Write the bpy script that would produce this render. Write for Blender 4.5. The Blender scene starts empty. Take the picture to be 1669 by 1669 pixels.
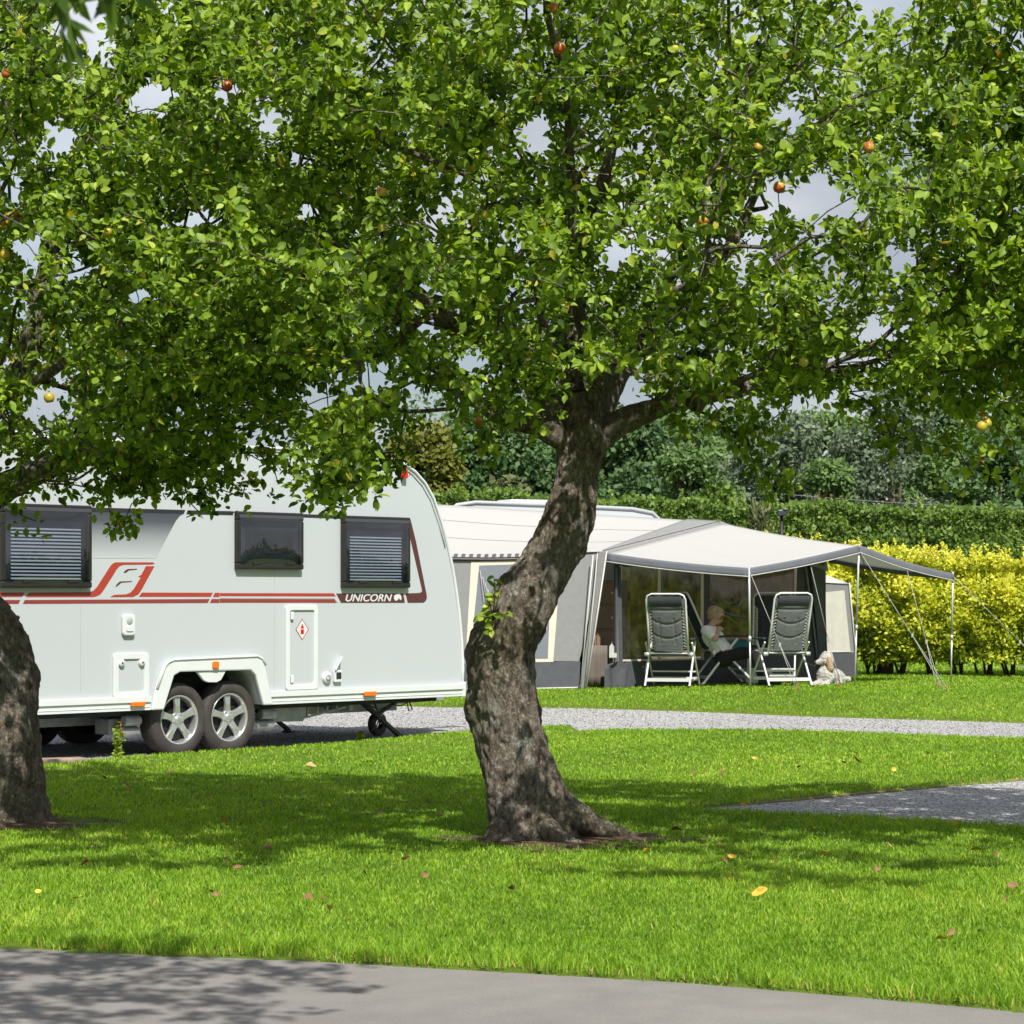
import bpy, bmesh, math, random
import numpy as np
from mathutils import Vector, Matrix, noise as mnoise

random.seed(11)
RNG = np.random.default_rng(7)
R = math.radians
SC = bpy.context.scene
COL = SC.collection

# ------------------------------------------------------------------ camera, sky, sun, exposure
F = 4100.0            # focal length in photo pixels (photo is 1669 px wide)
EYE = 1.38
HOR = 971.0           # photo row of the horizon
cd = bpy.data.cameras.new("camera")
cam = bpy.data.objects.new("camera", cd)
COL.objects.link(cam)
cam.location = (0, 0, EYE)
cam.rotation_euler = (R(90), 0, 0)
cd.sensor_width = 36
cd.lens = 36 * F / 1669
cd.shift_y = (HOR - 834.5) / 1669
cd.clip_start = 0.1
cd.clip_end = 2000
cd.dof.use_dof = True
cd.dof.focus_distance = 17.5
cd.dof.aperture_fstop = 12.0
SC.camera = cam

SUN_TRAVEL = Vector((-0.27, 0.76, -1.0)).normalized()
to_sun = -SUN_TRAVEL
elev = math.asin(to_sun.z)
azim = math.atan2(to_sun.x, to_sun.y)
W = bpy.data.worlds.new("World")
SC.world = W
W.use_nodes = True
nt = W.node_tree
nt.nodes.clear()
n_out = nt.nodes.new("ShaderNodeOutputWorld")
n_bg = nt.nodes.new("ShaderNodeBackground")
n_sky = nt.nodes.new("ShaderNodeTexSky")
n_sky.sky_type = 'NISHITA'
n_sky.sun_disc = False
n_sky.sun_elevation = elev
n_sky.sun_rotation = azim
n_sky.air_density = 1.0
n_sky.dust_density = 1.5
n_tc = nt.nodes.new("ShaderNodeTexCoord")
n_map = nt.nodes.new("ShaderNodeMapping")
n_map.inputs['Scale'].default_value = (1.0, 1.0, 2.6)
n_noi = nt.nodes.new("ShaderNodeTexNoise")
n_noi.inputs['Scale'].default_value = 3.2
n_noi.inputs['Detail'].default_value = 7
n_noi.inputs['Roughness'].default_value = 0.55
n_ramp = nt.nodes.new("ShaderNodeValToRGB")
n_ramp.color_ramp.elements[0].position = 0.36
n_ramp.color_ramp.elements[0].color = (0.25, 0.25, 0.25, 1)
n_ramp.color_ramp.elements[1].position = 0.60
n_ramp.color_ramp.elements[1].color = (1, 1, 1, 1)
n_noi2 = nt.nodes.new("ShaderNodeTexNoise")
n_noi2.inputs['Scale'].default_value = 5.5
n_noi2.inputs['Detail'].default_value = 5
n_cr2 = nt.nodes.new("ShaderNodeValToRGB")
n_cr2.color_ramp.elements[0].position = 0.35
n_cr2.color_ramp.elements[0].color = (4.4, 4.8, 5.5, 1)
n_cr2.color_ramp.elements[1].position = 0.65
n_cr2.color_ramp.elements[1].color = (8.6, 8.9, 9.3, 1)
n_mix = nt.nodes.new("ShaderNodeMix")
n_mix.data_type = 'RGBA'
L = nt.links.new
L(n_tc.outputs['Generated'], n_map.inputs['Vector'])
L(n_map.outputs[0], n_noi.inputs['Vector'])
L(n_map.outputs[0], n_noi2.inputs['Vector'])
L(n_noi.outputs['Fac'], n_ramp.inputs[0])
L(n_noi2.outputs['Fac'], n_cr2.inputs[0])
L(n_ramp.outputs[0], n_mix.inputs[0])
L(n_sky.outputs[0], n_mix.inputs[6])
L(n_cr2.outputs[0], n_mix.inputs[7])
L(n_mix.outputs[2], n_bg.inputs['Color'])
n_bg.inputs['Strength'].default_value = 0.076
L(n_bg.outputs[0], n_out.inputs['Surface'])

sd = bpy.data.lights.new("sun", 'SUN')
sun = bpy.data.objects.new("sun", sd)
COL.objects.link(sun)
sd.energy = 5.0
sd.angle = R(0.5)
sd.color = (1.0, 0.955, 0.88)
sun.rotation_euler = SUN_TRAVEL.to_track_quat('-Z', 'Y').to_euler()
sun.location = (4, -10, 20)

SC.view_settings.view_transform = 'Standard'
SC.view_settings.look = 'None'
SC.view_settings.exposure = 0.40
SC.view_settings.gamma = 1.0
SC.view_settings.use_curve_mapping = False
SC.render.engine = 'CYCLES'
SC.cycles.max_bounces = 8
SC.cycles.transparent_max_bounces = 12
SC.cycles.use_denoising = True

# ------------------------------------------------------------------ helpers
def at(px, py, Y):
    """photo pixel -> world point at depth Y"""
    return Vector(((px - 834.5) / F * Y, Y, EYE - (py - HOR) / F * Y))

def tag(o, label=None, cat=None, group=None, kind=None):
    if label: o["label"] = label
    if cat: o["category"] = cat
    if group: o["group"] = group
    if kind: o["kind"] = kind
    return o

def empty(name, loc=(0, 0, 0), rz=0.0, label=None, cat=None, group=None):
    o = bpy.data.objects.new(name, None)
    o.empty_display_size = 0.1
    COL.objects.link(o)
    o.location = loc
    o.rotation_euler = (0, 0, rz)
    return tag(o, label, cat, group)

def link_mesh(name, me, m, parent=None, smooth=False):
    if m is not None:
        for mm in (m if isinstance(m, (list, tuple)) else [m]):
            me.materials.append(mm)
    if smooth:
        me.polygons.foreach_set("use_smooth", np.ones(len(me.polygons), dtype=bool))
    o = bpy.data.objects.new(name, me)
    COL.objects.link(o)
    if parent is not None:
        o.parent = parent
    return o

def np_mesh(name, V, Fc, attrs=None):
    """V (n,3), Fc (m,k) uniform polygons"""
    me = bpy.data.meshes.new(name)
    V = np.ascontiguousarray(V, dtype=np.float32)
    Fc = np.ascontiguousarray(Fc, dtype=np.int32)
    me.vertices.add(len(V))
    me.vertices.foreach_set("co", V.ravel())
    m, k = Fc.shape
    me.loops.add(m * k)
    me.loops.foreach_set("vertex_index", Fc.ravel())
    me.polygons.add(m)
    me.polygons.foreach_set("loop_start", np.arange(0, m * k, k, dtype=np.int32))
    me.update(calc_edges=True)
    if attrs:
        for an, arr in attrs.items():
            a = me.attributes.new(an, 'FLOAT', 'POINT')
            a.data.foreach_set("value", np.ascontiguousarray(arr, dtype=np.float32))
    return me

class MB:
    """collects boxes, bars, tubes, prisms and builds ONE mesh object"""
    def __init__(self):
        self.v = []; self.f = []; self.sm = []
    def add(self, vs, fs, smooth=False):
        b = len(self.v)
        self.v += [tuple(p) for p in vs]
        for f in fs:
            self.f.append(tuple(i + b for i in f)); self.sm.append(smooth)
        return self
    def box(self, c, s, rz=0.0, M=None):
        hx, hy, hz = s[0] / 2, s[1] / 2, s[2] / 2
        vs = [Vector((x, y, z)) for x in (-hx, hx) for y in (-hy, hy) for z in (-hz, hz)]
        if rz: vs = [Matrix.Rotation(rz, 3, 'Z') @ p for p in vs]
        if M is not None: vs = [M @ p for p in vs]
        vs = [p + Vector(c) for p in vs]
        return self.add(vs, [(0, 1, 3, 2), (4, 6, 7, 5), (0, 4, 5, 1), (2, 3, 7, 6), (0, 2, 6, 4), (1, 5, 7, 3)])
    def box2(self, a, b):
        return self.box([(a[i] + b[i]) / 2 for i in range(3)], [abs(b[i] - a[i]) for i in range(3)])
    def bar(self, p, q, w, h, up=(0, 0, 1)):
        p = Vector(p); q = Vector(q); d = (q - p); l = d.length; d.normalize()
        u = Vector(up)
        s = d.cross(u)
        if s.length < 1e-4: s = d.cross(Vector((1, 0, 0)))
        s.normalize(); u = s.cross(d).normalized()
        M = Matrix((d, s, u)).transposed()
        return self.box((p + q) / 2, (l, w, h), M=M)
    def tube(self, path, rad, n=8, caps=True, closed=False):
        P = [Vector(p) for p in path]
        if not hasattr(rad, '__len__'): rad = [rad] * len(P)
        m = len(P); rings = []
        prev = None
        for i in range(m):
            a = P[(i - 1) % m] if (closed or i > 0) else P[i]
            b = P[(i + 1) % m] if (closed or i < m - 1) else P[i]
            d = (b - a).normalized()
            if prev is None:
                u = d.cross(Vector((0, 0, 1)))
                if u.length < 1e-3: u = d.cross(Vector((1, 0, 0)))
            else:
                u = prev - d * prev.dot(d)
                if u.length < 1e-4: u = d.cross(Vector((0, 0, 1)))
            u.normalize(); prev = u; w = d.cross(u)
            rings.append([P[i] + (u * math.cos(2 * math.pi * k / n) + w * math.sin(2 * math.pi * k / n)) * rad[i] for k in range(n)])
        vs = [p for r in rings for p in r]
        fs = []
        for i in range(m if closed else m - 1):
            j = (i + 1) % m
            for k in range(n):
                k2 = (k + 1) % n
                fs.append((i * n + k, i * n + k2, j * n + k2, j * n + k))
        self.add(vs, fs, True)
        if caps and not closed:
            b = len(self.v) - len(vs)
            self.f.append(tuple(b + k for k in reversed(range(n)))); self.sm.append(False)
            self.f.append(tuple(b + (m - 1) * n + k for k in range(n))); self.sm.append(False)
        return self
    def cyl(self, p, q, r, r2=None, n=16):
        return self.tube([p, q], [r, r if r2 is None else r2], n)
    def prism(self, poly, y0, y1, axis='y'):
        """poly: list of (u,z) -> extruded along local y from y0 to y1"""
        n = len(poly)
        if axis == 'y':
            vs = [(u, y0, z) for u, z in poly] + [(u, y1, z) for u, z in poly]
        else:
            vs = [(u, z, y0) for u, z in poly] + [(u, z, y1) for u, z in poly]
        fs = [tuple(range(n)), tuple(range(2 * n - 1, n - 1, -1))]
        for i in range(n):
            j = (i + 1) % n
            fs.append((i, i + n, j + n, j))
        return self.add(vs, fs)
    def lathe(self, prof, c, axis='y', n=32, smooth=True):
        """prof: list of (r, h) revolved about axis through c"""
        vs = []; fs = []
        m = len(prof)
        for k in range(n):
            a = 2 * math.pi * k / n
            for r, h in prof:
                if axis == 'y': vs.append((c[0] + r * math.cos(a), c[1] + h, c[2] + r * math.sin(a)))
                elif axis == 'x': vs.append((c[0] + h, c[1] + r * math.cos(a), c[2] + r * math.sin(a)))
                else: vs.append((c[0] + r * math.cos(a), c[1] + r * math.sin(a), c[2] + h))
        for k in range(n):
            k2 = (k + 1) % n
            for i in range(m - 1):
                fs.append((k * m + i, k * m + i + 1, k2 * m + i + 1, k2 * m + i))
        return self.add(vs, fs, smooth)
    def ball(self, c, r, n=12, s=(1, 1, 1)):
        prof = [(math.sin(math.pi * i / n) * r, -math.cos(math.pi * i / n) * r) for i in range(n + 1)]
        b = len(self.v)
        self.lathe(prof, (0, 0, 0), 'z', n * 2)
        for i in range(b, len(self.v)):
            p = self.v[i]; self.v[i] = (p[0] * s[0] + c[0], p[1] * s[1] + c[1], p[2] * s[2] + c[2])
        return self
    def patch(self, fn, nu, nv, smooth=True):
        """fn(s,t) grid surface"""
        vs = [fn(i / nu, j / nv) for j in range(nv + 1) for i in range(nu + 1)]
        fs = [(j * (nu + 1) + i, j * (nu + 1) + i + 1, (j + 1) * (nu + 1) + i + 1, (j + 1) * (nu + 1) + i)
              for j in range(nv) for i in range(nu)]
        return self.add(vs, fs, smooth)
    def build(self, name, m, parent=None, bevel=0.0, thick=0.0, seg=2):
        me = bpy.data.meshes.new(name)
        me.from_pydata(self.v, [], self.f)
        me.polygons.foreach_set("use_smooth", np.array(self.sm, dtype=bool))
        bm = bmesh.new(); bm.from_mesh(me)
        bmesh.ops.recalc_face_normals(bm, faces=bm.faces)
        bm.to_mesh(me); bm.free()
        o = link_mesh(name, me, m, parent)
        if thick:
            md = o.modifiers.new("solid", 'SOLIDIFY'); md.thickness = thick; md.offset = 0
        if bevel:
            md = o.modifiers.new("bevel", 'BEVEL'); md.width = bevel; md.segments = seg
            md.limit_method = 'ANGLE'; md.angle_limit = R(40)
        return o

# ------------------------------------------------------------------ materials
def new_mat(name):
    m = bpy.data.materials.new(name); m.use_nodes = True
    t = m.node_tree
    b = t.nodes["Principled BSDF"]
    return m, t, b

def mat(name, col, rough=0.5, metal=0.0, var=0.06, nscale=6.0, bump=0.0, bscale=40.0, spec=0.5, coat=0.0, var2=None):
    m, t, b = new_mat(name)
    ln = t.links.new
    tc = t.nodes.new("ShaderNodeTexCoord")
    nz = t.nodes.new("ShaderNodeTexNoise"); nz.inputs['Scale'].default_value = nscale; nz.inputs['Detail'].default_value = 6
    ln(tc.outputs['Object'], nz.inputs['Vector'])
    cr = t.nodes.new("ShaderNodeValToRGB")
    lo = tuple(max(0, c * (1 - var)) for c in col[:3]); hi = tuple(c * (1 + var) for c in col[:3])
    if var2: hi = var2
    cr.color_ramp.elements[0].position = 0.3; cr.color_ramp.elements[0].color = (*lo, 1)
    cr.color_ramp.elements[1].position = 0.7; cr.color_ramp.elements[1].color = (*hi, 1)
    ln(nz.outputs['Fac'], cr.inputs[0]); ln(cr.outputs[0], b.inputs['Base Color'])
    b.inputs['Roughness'].default_value = rough
    b.inputs['Metallic'].default_value = metal
    b.inputs['Specular IOR Level'].default_value = spec
    b.inputs['Coat Weight'].default_value = coat
    if bump:
        n2 = t.nodes.new("ShaderNodeTexNoise"); n2.inputs['Scale'].default_value = bscale; n2.inputs['Detail'].default_value = 5
        ln(tc.outputs['Object'], n2.inputs['Vector'])
        bp = t.nodes.new("ShaderNodeBump"); bp.inputs['Strength'].default_value = bump; bp.inputs['Distance'].default_value = 0.02
        ln(n2.outputs['Fac'], bp.inputs['Height']); ln(bp.outputs[0], b.inputs['Normal'])
    return m

def leaf_mat(name, stops, transl=0.35, rough=0.45, spec=0.4, tcol=None, back=None):
    """stops: list of (pos, colour) on the per-leaf random attribute"""
    m, t, b = new_mat(name)
    ln = t.links.new
    at_ = t.nodes.new("ShaderNodeAttribute"); at_.attribute_name = "rnd"
    cr = t.nodes.new("ShaderNodeValToRGB")
    while len(cr.color_ramp.elements) < len(stops): cr.color_ramp.elements.new(0.5)
    for e, (p, c) in zip(cr.color_ramp.elements, stops):
        e.position = p; e.color = (*c, 1)
    ln(at_.outputs['Fac'], cr.inputs[0])
    ln(cr.outputs[0], b.inputs['Base Color'])
    b.inputs['Roughness'].default_value = rough
    b.inputs['Specular IOR Level'].default_value = spec
    tr = t.nodes.new("ShaderNodeBsdfTranslucent")
    hs = t.nodes.new("ShaderNodeHueSaturation"); hs.inputs['Saturation'].default_value = 1.1; hs.inputs['Value'].default_value = 1.25
    hs.inputs['Hue'].default_value = 0.497
    ln(cr.outputs[0], hs.inputs['Color']); ln(hs.outputs[0], tr.inputs['Color'])
    mx = t.nodes.new("ShaderNodeMixShader"); mx.inputs[0].default_value = transl
    ln(b.outputs[0], mx.inputs[1]); ln(tr.outputs[0], mx.inputs[2])
    ln(mx.outputs[0], t.nodes["Material Output"].inputs['Surface'])
    return m

def vinyl_mat(name, tint=(0.75, 0.78, 0.72), refl=0.12, rough=0.05, wrinkle=0.25, body=0.12, bcol=(0.5, 0.52, 0.5)):
    m, t, b = new_mat(name)
    ln = t.links.new
    tr = t.nodes.new("ShaderNodeBsdfTransparent"); tr.inputs[0].default_value = (*tint, 1)
    gl = t.nodes.new("ShaderNodeBsdfGlossy"); gl.inputs['Roughness'].default_value = rough
    df = t.nodes.new("ShaderNodeBsdfDiffuse"); df.inputs[0].default_value = (*bcol, 1)
    tc = t.nodes.new("ShaderNodeTexCoord"); nz = t.nodes.new("ShaderNodeTexNoise")
    nz.inputs['Scale'].default_value = 3.0; nz.inputs['Detail'].default_value = 2
    bp = t.nodes.new("ShaderNodeBump"); bp.inputs['Strength'].default_value = wrinkle; bp.inputs['Distance'].default_value = 0.05
    ln(tc.outputs['Object'], nz.inputs['Vector']); ln(nz.outputs['Fac'], bp.inputs['Height']); ln(bp.outputs[0], gl.inputs['Normal'])
    fr = t.nodes.new("ShaderNodeFresnel")
    ge = t.nodes.new("ShaderNodeNewGeometry"); mxi = t.nodes.new("ShaderNodeMix"); mxi.inputs[2].default_value = 1.5; mxi.inputs[3].default_value = 1 / 1.5
    ln(ge.outputs['Backfacing'], mxi.inputs[0]); ln(mxi.outputs[0], fr.inputs[0])
    ad = t.nodes.new("ShaderNodeMath"); ad.operation = 'ADD'; ad.inputs[1].default_value = refl
    ln(fr.outputs[0], ad.inputs[0])
    m1 = t.nodes.new("ShaderNodeMixShader"); m1.inputs[0].default_value = body
    ln(tr.outputs[0], m1.inputs[1]); ln(df.outputs[0], m1.inputs[2])
    m2 = t.nodes.new("ShaderNodeMixShader")
    ln(ad.outputs[0], m2.inputs[0]); ln(m1.outputs[0], m2.inputs[1]); ln(gl.outputs[0], m2.inputs[2])
    ln(m2.outputs[0], t.nodes["Material Output"].inputs['Surface'])
    return m

def bark_mat(name):
    m, t, b = new_mat(name)
    ln = t.links.new
    tc = t.nodes.new("ShaderNodeTexCoord")
    mp = t.nodes.new("ShaderNodeMapping"); mp.inputs['Scale'].default_value = (1, 1, 0.55)
    ln(tc.outputs['Object'], mp.inputs['Vector'])
    def nz(sc, det=6, ro=0.6):
        n = t.nodes.new("ShaderNodeTexNoise"); n.inputs['Scale'].default_value = sc; n.inputs['Detail'].default_value = det
        n.inputs['Roughness'].default_value = ro; ln(mp.outputs[0], n.inputs['Vector']); return n
    def ramp(src, stops):
        c = t.nodes.new("ShaderNodeValToRGB")
        while len(c.color_ramp.elements) < len(stops): c.color_ramp.elements.new(0.5)
        for e, (p, col) in zip(c.color_ramp.elements, stops): e.position = p; e.color = (*col, 1)
        ln(src, c.inputs[0]); return c
    base = ramp(nz(22, 12, 0.78).outputs['Fac'], [(0.34, (0.040, 0.029, 0.021)), (0.47, (0.26, 0.215, 0.17)), (0.62, (0.54, 0.475, 0.395))])
    lich = ramp(nz(6.5, 8, 0.7).outputs['Fac'], [(0.52, (0, 0, 0)), (0.57, (1, 1, 1))])
    moss = ramp(nz(3.2, 7, 0.65).outputs['Fac'], [(0.48, (0, 0, 0)), (0.62, (1, 1, 1))])
    rust = ramp(nz(4.3, 5).outputs['Fac'], [(0.62, (0, 0, 0)), (0.70, (1, 1, 1))])
    lcol = ramp(nz(40, 5).outputs['Fac'], [(0.35, (0.34, 0.325, 0.28)), (0.65, (0.62, 0.60, 0.54))])
    mcol = ramp(nz(50, 5).outputs['Fac'], [(0.35, (0.08, 0.074, 0.020)), (0.65, (0.25, 0.22, 0.07))])
    def mix(a, bb, fac, amt):
        mu = t.nodes.new("ShaderNodeMath"); mu.operation = 'MULTIPLY'; mu.inputs[1].default_value = amt
        ln(fac.outputs[0], mu.inputs[0])
        x = t.nodes.new("ShaderNodeMix"); x.data_type = 'RGBA'
        ln(mu.outputs[0], x.inputs[0]); ln(a, x.inputs[6]); ln(bb, x.inputs[7]); return x.outputs[2]
    c = mix(base.outputs[0], lcol.outputs[0], lich, 0.8)
    c = mix(c, mcol.outputs[0], moss, 0.55)
    rc = t.nodes.new("ShaderNodeRGB"); rc.outputs[0].default_value = (0.20, 0.085, 0.035, 1)
    c = mix(c, rc.outputs[0], rust, 0.35)
    # fissures between the bark plates
    nd = nz(13, 6, .7); dx = t.nodes.new("ShaderNodeMix"); dx.data_type = 'RGBA'; dx.blend_type = 'ADD'; dx.inputs[0].default_value = .34
    ln(mp.outputs[0], dx.inputs[6]); ln(nd.outputs['Color'], dx.inputs[7])
    ve = t.nodes.new("ShaderNodeTexVoronoi"); ve.feature = 'DISTANCE_TO_EDGE'; ve.inputs['Scale'].default_value = 24; ln(dx.outputs[2], ve.inputs['Vector'])
    fz = ramp(ve.outputs['Distance'], [(0.0, (1, 1, 1)), (0.10, (0, 0, 0))])
    fc = t.nodes.new("ShaderNodeRGB"); fc.outputs[0].default_value = (0.022, 0.016, 0.011, 1)
    c = mix(c, fc.outputs[0], fz, 0.42)
    ln(c, b.inputs['Base Color'])
    b.inputs['Roughness'].default_value = 0.9; b.inputs['Specular IOR Level'].default_value = 0.15
    vo = t.nodes.new("ShaderNodeTexVoronoi"); vo.inputs['Scale'].default_value = 34; ln(mp.outputs[0], vo.inputs['Vector'])
    n5 = nz(55, 10, 0.75)
    ad = t.nodes.new("ShaderNodeMath"); ad.operation = 'ADD'
    ln(vo.outputs['Distance'], ad.inputs[0]); ln(n5.outputs['Fac'], ad.inputs[1])
    bp = t.nodes.new("ShaderNodeBump"); bp.inputs['Strength'].default_value = 1.0; bp.inputs['Distance'].default_value = 0.045
    a3 = t.nodes.new("ShaderNodeMath"); a3.operation = 'SUBTRACT'; ln(ad.outputs[0], a3.inputs[0]); ln(fz.outputs[0], a3.inputs[1])
    ln(a3.outputs[0], bp.inputs['Height']); ln(bp.outputs[0], b.inputs['Normal'])
    return m

def ground_mat(name, cols, scales=(0.6, 9, 120), bump=0.6, bdist=0.02, voro=0, rough=0.95, var_w=0.5):
    """cols: (dark, mid, light) ramp on mixed noises in world metres"""
    m, t, b = new_mat(name)
    ln = t.links.new
    tc = t.nodes.new("ShaderNodeTexCoord")
    outs = []
    for s in scales:
        n = t.nodes.new("ShaderNodeTexNoise"); n.inputs['Scale'].default_value = s; n.inputs['Detail'].default_value = 5
        ln(tc.outputs['Object'], n.inputs['Vector']); outs.append(n.outputs['Fac'])
    if voro:
        v = t.nodes.new("ShaderNodeTexVoronoi"); v.inputs['Scale'].default_value = voro
        ln(tc.outputs['Object'], v.inputs['Vector'])
        sp = t.nodes.new("ShaderNodeSeparateColor"); ln(v.outputs['Color'], sp.inputs[0]); outs[-1] = sp.outputs[0]
    a1 = t.nodes.new("ShaderNodeMix"); a1.inputs[0].default_value = 0.5
    ln(outs[0], a1.inputs[2]); ln(outs[1], a1.inputs[3])
    a2 = t.nodes.new("ShaderNodeMix"); a2.inputs[0].default_value = var_w
    ln(a1.outputs[0], a2.inputs[2]); ln(outs[2], a2.inputs[3])
    cr = t.nodes.new("ShaderNodeValToRGB"); cr.color_ramp.elements.new(0.5)
    for e, p, c in zip(cr.color_ramp.elements, (0.3, 0.5, 0.7), cols): e.position = p; e.color = (*c, 1)
    ln(a2.outputs[0], cr.inputs[0]); ln(cr.outputs[0], b.inputs['Base Color'])
    b.inputs['Roughness'].default_value = rough; b.inputs['Specular IOR Level'].default_value = 0.2
    bp = t.nodes.new("ShaderNodeBump"); bp.inputs['Strength'].default_value = bump; bp.inputs['Distance'].default_value = bdist
    ln(v.outputs['Distance'] if voro else outs[2], bp.inputs['Height']); ln(bp.outputs[0], b.inputs['Normal'])
    return m

M = {}
M['bark'] = bark_mat("bark")
M['leaf'] = leaf_mat("apple_leaf", [(0.0, (0.026, 0.062, 0.009)), (0.28, (0.112, 0.198, 0.018)), (0.60, (0.262, 0.39, 0.034)), (0.90, (0.47, 0.575, 0.085)), (0.975, (0.42, 0.32, 0.03)), (1.0, (0.32, 0.13, 0.03))], 0.40, 0.46, 0.32)
M['grass'] = leaf_mat("grass_blade", [(0.0, (0.085, 0.19, 0.010)), (0.5, (0.245, 0.43, 0.028)), (0.9, (0.42, 0.57, 0.065)), (1.0, (0.50, 0.44, 0.12))], 0.37, 0.5, 0.3)
M['soil'] = ground_mat("lawn_turf", ((0.05, 0.075, 0.010), (0.095, 0.15, 0.014), (0.15, 0.22, 0.022)))
M['asphalt'] = ground_mat("asphalt", ((0.145, 0.136, 0.128), (0.205, 0.193, 0.182), (0.275, 0.26, 0.246)), (0.7, 5, 170), 0.6, 0.006, var_w=0.55)
M['gravel'] = ground_mat("gravel", ((0.15, 0.147, 0.15), (0.40, 0.394, 0.392), (0.64, 0.63, 0.615)), (0.5, 14, 60), 1.0, 0.015, voro=80, var_w=0.75)
M['earth'] = ground_mat("bare_earth", ((0.05, 0.03, 0.02), (0.11, 0.07, 0.045), (0.2, 0.13, 0.09)), (2, 12, 60), 1.0, 0.03)
# ------------------------------------------------------------------ ground shapes
PAD_A = [(-14, 10.5), (-9, 15.4), (-3.66, 20.1), (-3.5, 20.5), (-2.22, 22.2), (-1.2, 23.75), (-.45, 24.9), (.29, 25.9), (1.2, 26.3), (2.3, 26.1), (4.95, 24.5), (12, 20.8),
         (14, 24), (5.65, 27.8), (2.62, 29.2), (.33, 29.7), (-.84, 29.9), (-4, 31.2), (-9, 33), (-16, 26)]
PAD_B = [(1.12, 16.3), (1.9, 17.1), (2.5, 17.7), (3.85, 18.9), (9, 23), (12, 13), (3.16, 15.2), (2.3, 15.72), (1.5, 16.05)]
ROAD_EDGE = [(-9, 11.6), (-6, 10.85), (-4, 10.38), (-2.02, 9.98), (-1.42, 9.79), (-.83, 9.64), (0, 9.26), (.62, 8.97), (.96, 8.77), (1.70, 8.37), (4, 7.0), (8, 4.3)]
ROAD = ROAD_EDGE + [(8, 0.3), (-9, 5.5)]

def sdist(poly, X, Y):
    """signed distance (negative inside), arrays"""
    d2 = np.full(X.shape, 1e9); inside = np.zeros(X.shape, bool)
    n = len(poly)
    for i in range(n):
        x0, y0 = poly[i]; x1, y1 = poly[(i + 1) % n]
        ex, ey = x1 - x0, y1 - y0
        tt = np.clip(((X - x0) * ex + (Y - y0) * ey) / (ex * ex + ey * ey), 0, 1)
        d2 = np.minimum(d2, (X - x0 - tt * ex) ** 2 + (Y - y0 - tt * ey) ** 2)
        cond = ((y0 > Y) != (y1 > Y))
        with np.errstate(divide='ignore', invalid='ignore'):
            xi = ex * (Y - y0) / (ey if ey else 1e-9) + x0
        inside ^= cond & (X < xi)
    d = np.sqrt(d2)
    return np.where(inside, -d, d)

def sstep(x): 
    x = np.clip(x, 0, 1); return x * x * (3 - 2 * x)

def ground_h(X, Y, lawn=True):
    X = np.asarray(X, float); Y = np.asarray(Y, float)
    h = 0.175 * sstep((Y - 27.6) / 4.6)
    da = sdist(PAD_A, X, Y)
    berm = 0.055 * np.exp(-((da - 0.35) / 0.5) ** 2) * (da > -0.1) * (X < 0.6) * (X > -9) * (Y < 27)
    h = h + berm + 0.012 * np.sin(X * 1.3 + .4) * np.sin(Y * 0.9)
    db = sdist(PAD_B, X, Y)
    h = h - 0.045 * sstep((0.10 - da) / 0.12) - 0.03 * sstep((0.05 - db) / 0.10)
    dr = sdist(ROAD, X, Y)
    h = np.where(dr < 0.02, np.minimum(h, -0.028), h)
    return h

def gz(x, y):
    return float(ground_h(np.array([x]), np.array([y]))[0])

# turf sheet: one sheet reaching the horizon, finer near the picture
def axis_pts(a, b, step, far):
    inner = np.arange(a, b + 1e-6, step)
    ext = []
    g = step; v = b
    while v < far:
        g *= 1.35; v += g; ext.append(v)
    ext2 = []
    g = step; v = a
    while v > -far:
        g *= 1.35; v -= g; ext2.append(v)
    return np.array(ext2[::-1] + list(inner) + ext)
xs = axis_pts(-8, 9, 0.10, 900); ys = axis_pts(3, 41, 0.10, 900)
gx, gy = np.meshgrid(xs, ys)
gh = ground_h(gx.ravel(), gy.ravel())
V = np.stack([gx.ravel(), gy.ravel(), gh], 1)
nx, ny = len(xs), len(ys)
ii = (np.arange(ny - 1)[:, None] * nx + np.arange(nx - 1)[None, :]).ravel()
Fq = np.stack([ii, ii + 1, ii + nx + 1, ii + nx], 1)
o = link_mesh("ground", np_mesh("ground", V, Fq), M['soil'], smooth=True)
tag(o, kind="structure")

def sheet(name, poly, m, lift, step=0.12, edge=0.0):
    P = np.array(poly)
    x0, y0 = P.min(0); x1, y1 = P.max(0)
    bm = bmesh.new()
    vs = [bm.verts.new((x, y, 0)) for x, y in poly]
    bm.faces.new(vs)
    for ax, lo, hi in ((0, x0, x1), (1, y0, y1)):
        for c in np.arange(lo + step, hi, step * 3):
            no = (1, 0, 0) if ax == 0 else (0, 1, 0)
            co = (c, 0, 0) if ax == 0 else (0, c, 0)
            bmesh.ops.bisect_plane(bm, geom=bm.verts[:] + bm.edges[:] + bm.faces[:], plane_co=co, plane_no=no)
    me = bpy.data.meshes.new(name); bm.to_mesh(me); bm.free()
    co = np.empty(len(me.vertices) * 3, np.float32); me.vertices.foreach_get("co", co); co = co.reshape(-1, 3)
    h = 0.175 * sstep((co[:, 1] - 27.6) / 4.6) + 0.012 * np.sin(co[:, 0] * 1.3 + .4) * np.sin(co[:, 1] * 0.9)
    co[:, 2] = h + lift
    me.vertices.foreach_set("co", co.ravel()); me.update()
    o = link_mesh(name, me, m, smooth=True)
    return tag(o, kind="structure")
sheet("gravel_track", PAD_A, M['gravel'], -0.028)
sheet("gravel_pitch", PAD_B, M['gravel'], -0.018)
ro = sheet("road", ROAD, M['asphalt'], -0.012)

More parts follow.
